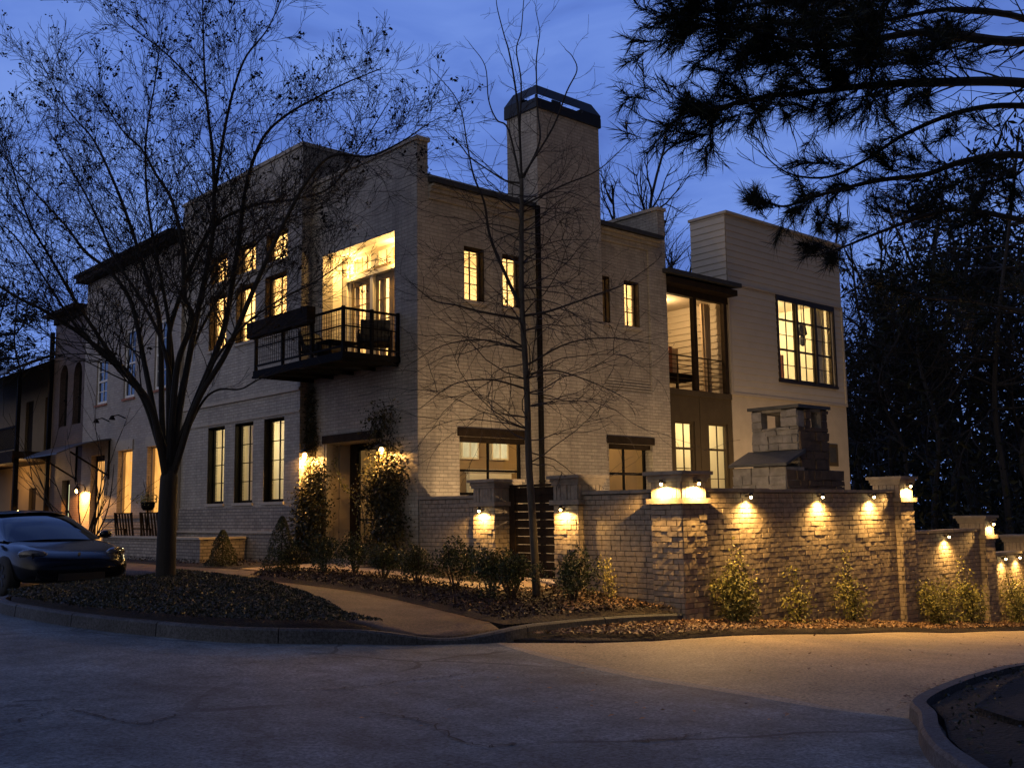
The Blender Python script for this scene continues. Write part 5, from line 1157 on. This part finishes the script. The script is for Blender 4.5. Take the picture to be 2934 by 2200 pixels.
# ------------------------------------------------------------------ shrubs, climbers, roses
def shrub_proto(label, r, h, n, mat, seed, grp, kind='boxwood_shrub', cat='shrub', size=(.035,.07), base=.12):
    T = thing(kind, label, cat, (0, 0, 0), grp); R = np.random.default_rng(seed)
    k = 16; C = R.normal(size=(k, 3))*[r*.42, r*.42, h*.20]+[0, 0, h*.55]; rad = R.uniform(.3, .5, k)*r
    i = R.integers(0, k, n); v = R.normal(size=(n, 3)); v /= np.linalg.norm(v, axis=1)[:, None]
    P = C[i]+v*rad[i][:, None]*R.uniform(.55, 1.05, n)[:, None]; P = P[P[:, 2] > base*.5]
    N = (P-[0, 0, h*.4]); cards('foliage', P, N, size, .5, mat, T, .7)
    m = MB()
    for q in range(9):
        a = R.uniform(0, 6.28); d = R.uniform(.2, .75)*r; m.tube([(0,0,-.05),(math.cos(a)*d*.5,math.sin(a)*d*.5,h*.35),(math.cos(a)*d,math.sin(a)*d,h*R.uniform(.6,.95))], [.012,.009,.004], 4)
    m.build('stems', 'twig', T); return T
GS = 'low shrubs along the mulch bed'
sp = [shrub_proto('x', .42, .72, 2600, 'shrubleaf', s, GS, size=(.03,.058)) for s in (1, 2, 3)]
SH = [(-2.55,1.0,.8,'small round shrub hugging the foot of the left cone shrub'),(-2.2,.2,1.0,'shrub in front of the front door, left of its threshold'),(-2.1,-.75,1.05,'wide shrub right below the front door'),(-2.25,-1.95,1.0,'shrub below the thorny climber right of the door'),(-2.2,-2.9,.95,'shrub at the foot of the house corner'),
(-2.0,-3.75,1.15,'large shrub before the low brick wall left of the gate'),(-2.05,-4.75,1.1,'upright open shrub before the near gate pillar'),(-2.1,-5.35,1.05,'shrub hiding the foot of the slender young tree'),(-1.35,-6.0,1.15,'brightest green shrub before the far gate pillar')]
for i, (x, y, s, lab) in enumerate(SH):
    sx = s*(1 if i != 6 else .9); p = (x, y, g(x, y)+KERB+.03)
    if i < 3: o = sp[i]; o.location = p; o.scale = (sx, sx, s); o['label'] = lab
    else: o = dup(sp[i % 3], p, random.uniform(0, 6), (sx, sx, s*(1.12 if i == 6 else 1)), lab)
def cone_proto(label, x, y, r, h, seed):
    T = thing('cone_shrub', label, 'shrub', (x, y, g(x, y)+KERB), 'cone-shaped evergreens'); R = np.random.default_rng(seed); n = 3400
    z = R.uniform(0, 1, n)**1.4; a = R.uniform(0, 6.283, n); rr = r*(1-z)**.75*(1+.12*np.sin(a*3+z*9))*R.uniform(.75, 1.04, n)+.02
    o = np.array(T.location); P = np.c_[np.cos(a)*rr, np.sin(a)*rr, .04+z*h]+o; N = np.c_[np.cos(a), np.sin(a), np.full(n, .6)]
    cards('foliage', P, N, (.03, .06), .45, 'cone', T, .7); m = MB(); m.tube([o-[0,0,.05], o+[0,0,h*.8]], [.03,.008], 5); m.build('stem', 'twig', T)
cone_proto('small cone shaped evergreen before the end of the terrace wall', -2.15, 4.75, .36, .82, 1)
cone_proto('taller cone shaped evergreen beside the climber left of the door', -2.72, .98, .40, 1.12, 2)
def climber(label, cat, base, wallpts, n, size, mat, grp, name='climbing_vine', stems=5, spread=.22):
    T = thing(name, label, cat, base, grp); m = MB(); P = []
    for s in range(stems):
        path = [Vector(base)+Vector((random.uniform(-.08,.08), random.uniform(-.12,.12), -.05))]+[Vector(q)+Vector((random.gauss(0,spread*.35), random.gauss(0,spread*.8), random.gauss(0,.08))) for q in wallpts]
        path = path[:random.randint(max(3, len(path)-3), len(path))]
        F = frames(path, 5); m.tube(F, lerp_r(.014,.004,len(F)), 4)
        for q in F[2:]:
            for k in range(n):
                P.append(tuple(q+Vector((random.gauss(0,spread*.45), random.gauss(0,spread), random.gauss(0,spread*.6)))))
    m.build('stems', 'twig', T); cards('foliage', np.array(P), None, size, .55, mat, T); return T
GC = 'climbers framing the front door'
climber('thick leafy climber left of the front door, under the sconce', 'climber', (-.35,4.0,.4), [(-.3,4.05,.8),(-.25,4.1,1.3),(-.22,4.15,1.8),(-.2,4.15,2.2),(-.16,4.15,2.75)], 60, (.05,.10), 'ivyleaf', GC, stems=11, spread=.25)
climber('old vine stem running up the wall to the balcony', 'climber', (-.1,4.3,3.0), [(-.1,4.33,3.4),(-.1,4.36,3.8),(-.1,4.38,4.3),(-.1,4.4,4.7)], 22, (.04,.08), 'ivyleaf', GC, stems=8, spread=.11)
climber('loose thorny climber right of the front door, arching over the glass', 'climber', (-.35,.75,.4), [(-.35,.8,.8),(-.3,.85,1.3),(-.28,.9,1.8),(-.25,.9,2.15),(-.22,.9,2.45),(-.12,1.15,3.3),(-.10,1.2,3.8)], 32, (.045,.095), 'ivyleaf', GC, stems=11, spread=.25)
climber('thin rose shoot arching across the glazed front door', 'climber', (-.4,1.5,.5), [(-.4,1.5,.9),(-.4,1.6,1.5),(-.38,1.9,2.0),(-.36,2.4,2.2),(-.3,2.7,2.5),(-.3,2.75,2.8)], 4, (.04,.08), 'vineleaf', GC, stems=2, spread=.07)
GR = 'rose bushes against the lit garden wall'
def rose(label, x, y, h, n, spread=.2, stems=6, top=.6):
    z = g(x, y)
    climber(label, 'shrub', (x, y, z+.03), [(x,y-.05,z+h*.2),(x+random.uniform(-.1,.1),y,z+h*.4),(x+random.uniform(-.12,.12),y+.02,z+h*.6),(x+random.uniform(-.15,.15),y+.03,z+h*.8),(x+random.uniform(-.2,.2),y+.04,z+h)], n, (.035,.075), 'vineleaf', GR, 'rose_bush', stems, spread)
def rose2(label, x, y, h, n, stems, w, hb):
    """bushy foot, thinner shoots above, spread along the wall"""
    z = g(x, y); T = thing('rose_bush', label, 'shrub', (x, y, z), GR); m = MB(); P = []
    for s in range(stems):
        a = random.gauss(0, w); hh = h*random.uniform(.5, 1) if s else h
        path = [(x+a*.1, y, z-.03),(x+a*.4, y-.1, z+hh*.3),(x+a*.8+random.gauss(0,.06), y-.02, z+hh*.65),(x+a+random.gauss(0,.1), y+.06, z+hh)]
        F = frames(path, 6); m.tube(F, lerp_r(.011,.003,len(F)), 4)
        for q in F:
            f = (q.z-z)/hb; k = n if f < 1 else max(2, n//4)
            if f < .15: continue
            for _ in range(k): P.append((q.x+random.gauss(0,.13 if f < 1 else .06), min(-7.24, q.y+random.gauss(0,.13 if f < 1 else .05)), q.z+random.gauss(0,.09)))
    m.build('stems', 'twig', T); cards('foliage', np.array(P), None, (.035,.08), .6, 'vineleaf', T)
rose2('tallest rose bush, right beside the corner pillar', .95, -7.5, 1.35, 20, 12, .26, .75)
rose2('slim rose bush under the gap between first and second wall light', 2.75, -7.45, 1.25, 9, 7, .10, .65)
rose2('rose bush with a pointed top left of the far end pillar', 4.5, -7.5, 1.55, 12, 8, .13, .75)
rose2('rose bush directly behind the far end pillar of the tall wall', 7.95, -7.5, 1.15, 14, 10, .28, .85)
rose2('rose bush under the light of the middle wall step', 9.35, -7.5, 1.45, 14, 9, .22, .85)
rose2('first rose bush at the lowest wall, under its first light', 11.7, -7.5, 1.3, 12, 9, .26, .85)
rose2('rose bush at the edge of the photo, by the last pillar', 12.7, -7.5, 1.25, 12, 9, .24, .85)
sg = thing('garden_sapling', 'small leggy plant alone in the mulch before the gate wall', 'plant', (-.45,-5.95,g(-.45,-5.95)+KERB))
o = np.array(sg.location); m = MB(); P = []
for k in range(5):
    F = frames([o, o+[random.uniform(-.1,.1),random.uniform(-.1,.1),.3], o+[random.uniform(-.15,.15),random.uniform(-.15,.15),random.uniform(.5,.8)]], 5); m.tube(F, lerp_r(.008,.003,len(F)), 4); P += [tuple(q+Vector((random.gauss(0,.05),random.gauss(0,.05),random.gauss(0,.04)))) for q in F[2:] for _ in range(8)]
m.build('stems', 'twig', sg); cards('foliage', np.array(P), None, (.03,.07), .6, 'bloom', sg)
bs = thing('bare_shrub', 'leafless vase shaped shrub before the awning of the pale townhouse', 'shrub', (-2.0, 14.2, .3))
m = MB(); tips = []; cfg = dict(wander=.13, trop=.10, kids=[0,2,2], ang=(12,30), ratio=(.5,.8), rmin=.006)
for k in range(9):
    a = random.uniform(0, 6.28); sprout(m, Vector((-2.0,14.2,.3)), Vector((math.cos(a)*.42, math.sin(a)*.42, 1)), random.uniform(2.2, 3.4), .035, 2, cfg, tips, 7)
m.build('stems', 'bark', bs)

# ------------------------------------------------------------------ the parked car
def car(label, x, y, z, rz):
    T = thing('parked_car', label, 'car', (0, 0, 0)); st = [(2.36,.60,.30,.52,.56),(2.27,.80,.22,.66,.69),(2.02,.925,.20,.80,.80),(1.6,.965,.20,.93,.87),(1.05,.96,.20,.98,.985),(.3,.965,.2,1.0,1.0),(-.6,.965,.2,1.01,1.0),(-1.4,.975,.2,1.03,1.02),(-1.9,.95,.24,1.03,1.04),(-2.25,.84,.3,.93,.97),(-2.36,.70,.36,.8,.83)]
    def sect(s):
        x, w, zb, zs, zc = s; h = [(0,zc),(.45*w,zc),(.74*w,zs),(.93*w,zs-.06),(w,(zs+zb)/2+.08),(.97*w,zb+.12),(.86*w,zb)]
        return [(x,-a,b) for a, b in h[::-1]]+[(x,a,b) for a, b in h[1:]]
    V = []; F = []; k = 13
    for s in st: V += sect(s)
    for i in range(len(st)-1):
        for j in range(k-1): F.append((i*k+j, i*k+j+1, (i+1)*k+j+1, (i+1)*k+j))
        F.append((i*k+k-1, i*k, (i+1)*k, (i+1)*k+k-1))
    F.append(tuple(range(k-1, -1, -1))); F.append(tuple((len(st)-1)*k+j for j in range(k)))
    b = link_mesh('body', np.array(V), F, 'paint', T, True); md = b.modifiers.new('smooth', 'SUBSURF'); md.levels = md.render_levels = 2
    gs = [(1.10,.80,.78,.985),(.62,.82,.70,1.27),(.12,.83,.65,1.49),(-.5,.83,.64,1.56),(-1.2,.81,.62,1.52),(-1.75,.78,.60,1.30),(-2.1,.72,.58,1.03)]
    V = []; F = []
    for x_, wb, wt, zt in gs: V += [(x_,-wb,.97),(x_,-(wb+wt)/2-.015,(.97+zt)/2),(x_,-wt,zt-.03),(x_,-wt*.5,zt),(x_,0,zt+.012),(x_,wt*.5,zt),(x_,wt,zt-.03),(x_,(wb+wt)/2+.015,(.97+zt)/2),(x_,wb,.97)]
    k = 9
    for i in range(len(gs)-1):
        for j in range(k-1): F.append((i*k+j, i*k+j+1, (i+1)*k+j+1, (i+1)*k+j))
    c = link_mesh('windows', np.array(V), F, 'carglass', T, True); md = c.modifiers.new('smooth', 'SUBSURF'); md.levels = md.render_levels = 2
    V = [v for q in gs[2:5] for v in [(q[0],-q[2]*.99,q[3]-.018),(q[0],-q[2]*.5,q[3]+.012),(q[0],0,q[3]+.024),(q[0],q[2]*.5,q[3]+.012),(q[0],q[2]*.99,q[3]-.018)]]
    F = [(i*5+j, i*5+j+1, i*5+j+6, i*5+j+5) for i in range(2) for j in range(4)]
    r = link_mesh('roof_panel', np.array(V), F, 'paint', T, True); md = r.modifiers.new('smooth', 'SUBSURF'); md.levels = md.render_levels = 2
    m = MB()
    m.bar((1.02,-.62,.985),(1.02,-.05,1.0),.02); m.bar((1.02,.1,1.0),(1.02,.66,.985),.02)
    m.build('wiper', 'tyre', T)
    for s in (-1, 1):
        m = MB(); m.lathe((0,0,0), [(.01,-.09),(.10,-.08),(.17,-.03),(.17,.02),(.12,.07),(.01,.085)], 14)
        m.v = [(2.03+vz*.95-(vx*s)*.55, s*.69+vx*1.2, .735+vy*.62+(vx*s)*.10) for vx, vy, vz in m.v]; h = m.build('headlight', 'headlamp', T, True)
        for k in range(4): m = MB(); m.obox((2.13-.02*(k//2), s*(.64+.08*(k % 2)), .70+.05*(k//2)), .015, .02, .016); m.build('lamp_element', 'rim', h)
        m = MB(); m.lathe((0,0,0), [(.01,-.10),(.085,-.08),(.11,.0),(.085,.08),(.01,.1)], 10); m.v = [(.78+vx*.8, s*1.02+vz*1.1, 1.06+vy*.75) for vx, vy, vz in m.v]
        mm = m.build('wing_mirror', 'paint', T, True); m = MB(); m.bar((.8,s*.86,1.0),(.8,s*.95,1.03),.05); m.build('arm', 'paint', mm)
        m = MB(); m.box(2.16,2.285,s*.56-.15,s*.56+.15,.30,.44); it = m.build('air_intake', 'tyre', T)
        m = MB(); m.bar((2.29,s*.56-.14,.41),(2.29,s*.56+.14,.41),.012); m.build('marker_strip', 'rim', it)
    m = MB(); m.box(2.26,2.365,-.38,.38,.27,.40); m.build('grille', 'tyre', T)
    m = MB(); m.lathe((0,0,0), [(.001,-.006),(.03,-.004),(.03,.004),(.001,.006)], 12); m.v = [(2.20+vz, vx*.8, .735+vy) for vx, vy, vz in m.v]; m.build('hood_badge', 'gold', T)
    for sx, sy in ((1.45,-1),(1.45,1),(-1.42,-1),(-1.42,1)):
        m = MB(); m.lathe((0,0,0), [(.20,-.11),(.33,-.11),(.36,-.08),(.36,.08),(.33,.11),(.20,.11)], 24); m.v = [(sx+vx, sy*.88+vz, .36+vy) for vx, vy, vz in m.v]; w = m.build('wheel', 'tyre', T, True)
        m = MB()
        for k in range(7): a = 2*PI*k/7; m.bar((sx+.03*math.cos(a), sy*.975, .36+.03*math.sin(a)), (sx+.22*math.cos(a), sy*.985, .36+.22*math.sin(a)), .05, .03, (0,1,0))
        m.build('rim', 'rim', w)
    T.location = (x, y, z); T.rotation_euler = (0, 0, rz); T.scale = (1.1, 1.12, 1.02)
car('dark glossy parked car reflecting the blue sky, nose toward the tree island', -6.50, 4.40, .10, -PI/2+.04)

# ------------------------------------------------------------------ sky, twilight, camera
w = bpy.data.worlds.new('World'); scene.world = w; w.use_nodes = True; nt = w.node_tree; nt.nodes.clear()
out = nt.nodes.new('ShaderNodeOutputWorld'); bg = nt.nodes.new('ShaderNodeBackground')
tc = nt.nodes.new('ShaderNodeTexCoord'); sx = nt.nodes.new('ShaderNodeSeparateXYZ'); lk(nt, tc.outputs['Generated'], sx.inputs[0])
base = ramp(nt, sx.outputs['Z'], [(.0, (.165,.288,.73)), (.22, (.152,.272,.74)), (.48, (.132,.242,.70)), (1, (.04,.085,.30))])
mp = nt.nodes.new('ShaderNodeMapping'); mp.inputs['Scale'].default_value = (3.2, 3.2, 8.0); mp.inputs['Rotation'].default_value = (.2, .35, .6); lk(nt, tc.outputs['Generated'], mp.inputs[0])
n = nt.nodes.new('ShaderNodeTexNoise'); n.inputs['Scale'].default_value = 1.6; n.inputs['Detail'].default_value = 7; n.inputs['Roughness'].default_value = .52; n.inputs['Distortion'].default_value = .5; lk(nt, mp.outputs[0], n.inputs['Vector'])
cl = ramp(nt, n.outputs[0], [(.30, (.60,.62,.70)), (.48, (.92,.93,.95)), (.66, (1.28,1.2,1.08))])
c = mixc(nt, 1, base, cl, 'MULTIPLY')
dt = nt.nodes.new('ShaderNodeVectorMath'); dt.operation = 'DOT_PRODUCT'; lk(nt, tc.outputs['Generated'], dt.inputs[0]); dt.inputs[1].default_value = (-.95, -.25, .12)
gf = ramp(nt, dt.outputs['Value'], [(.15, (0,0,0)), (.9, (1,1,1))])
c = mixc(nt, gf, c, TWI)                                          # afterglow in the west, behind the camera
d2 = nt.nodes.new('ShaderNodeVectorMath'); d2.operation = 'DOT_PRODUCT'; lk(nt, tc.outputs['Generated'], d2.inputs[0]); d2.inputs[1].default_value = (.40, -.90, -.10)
c = mixc(nt, 1, c, ramp(nt, d2.outputs['Value'], [(.0, (1,1,1)), (.6, (.13,.13,.13))]), 'MULTIPLY')   # sky dimmed on this side to keep wall faces there in shade
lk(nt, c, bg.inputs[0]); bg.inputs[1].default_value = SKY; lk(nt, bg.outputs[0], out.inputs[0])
sl = bpy.data.lights.new('sun', 'SUN'); sl.energy = .05; sl.angle = math.radians(40); sl.color = (1, .86, .74)
so_ = bpy.data.objects.new('sun', sl); COL.objects.link(so_); so_.rotation_euler = Vector((.86, .42, -.30)).to_track_quat('-Z', 'Y').to_euler()
cam = bpy.data.cameras.new('camera'); co = bpy.data.objects.new('camera', cam); COL.objects.link(co); scene.camera = co
cam.lens = 36.345; cam.sensor_width = 36; cam.sensor_fit = 'HORIZONTAL'; cam.clip_end = 900; cam.clip_start = .05
R = Matrix(((.74512055,-.07200442,-.66303147),(-.66678491,-.10115127,-.73835378),(-.01390174,.99226195,-.12338134)))
co.matrix_world = Matrix.Translation(CAMP) @ R.to_4x4()
scene.view_settings.view_transform = 'Standard'; scene.view_settings.look = 'None'; scene.view_settings.exposure = EXPO; scene.view_settings.gamma = 1
scene.render.engine = 'CYCLES'; scene.cycles.use_denoising = True; scene.cycles.max_bounces = 6; scene.cycles.diffuse_bounces = 3; scene.cycles.glossy_bounces = 3
scene.cycles.transparent_max_bounces = 12; scene.cycles.caustics_reflective = False; scene.cycles.caustics_refractive = False; scene.cycles.sample_clamp_indirect = 4
scene.cycles.use_light_tree = True
try: scene.cycles.denoiser = 'OPENIMAGEDENOISE'
except Exception: pass
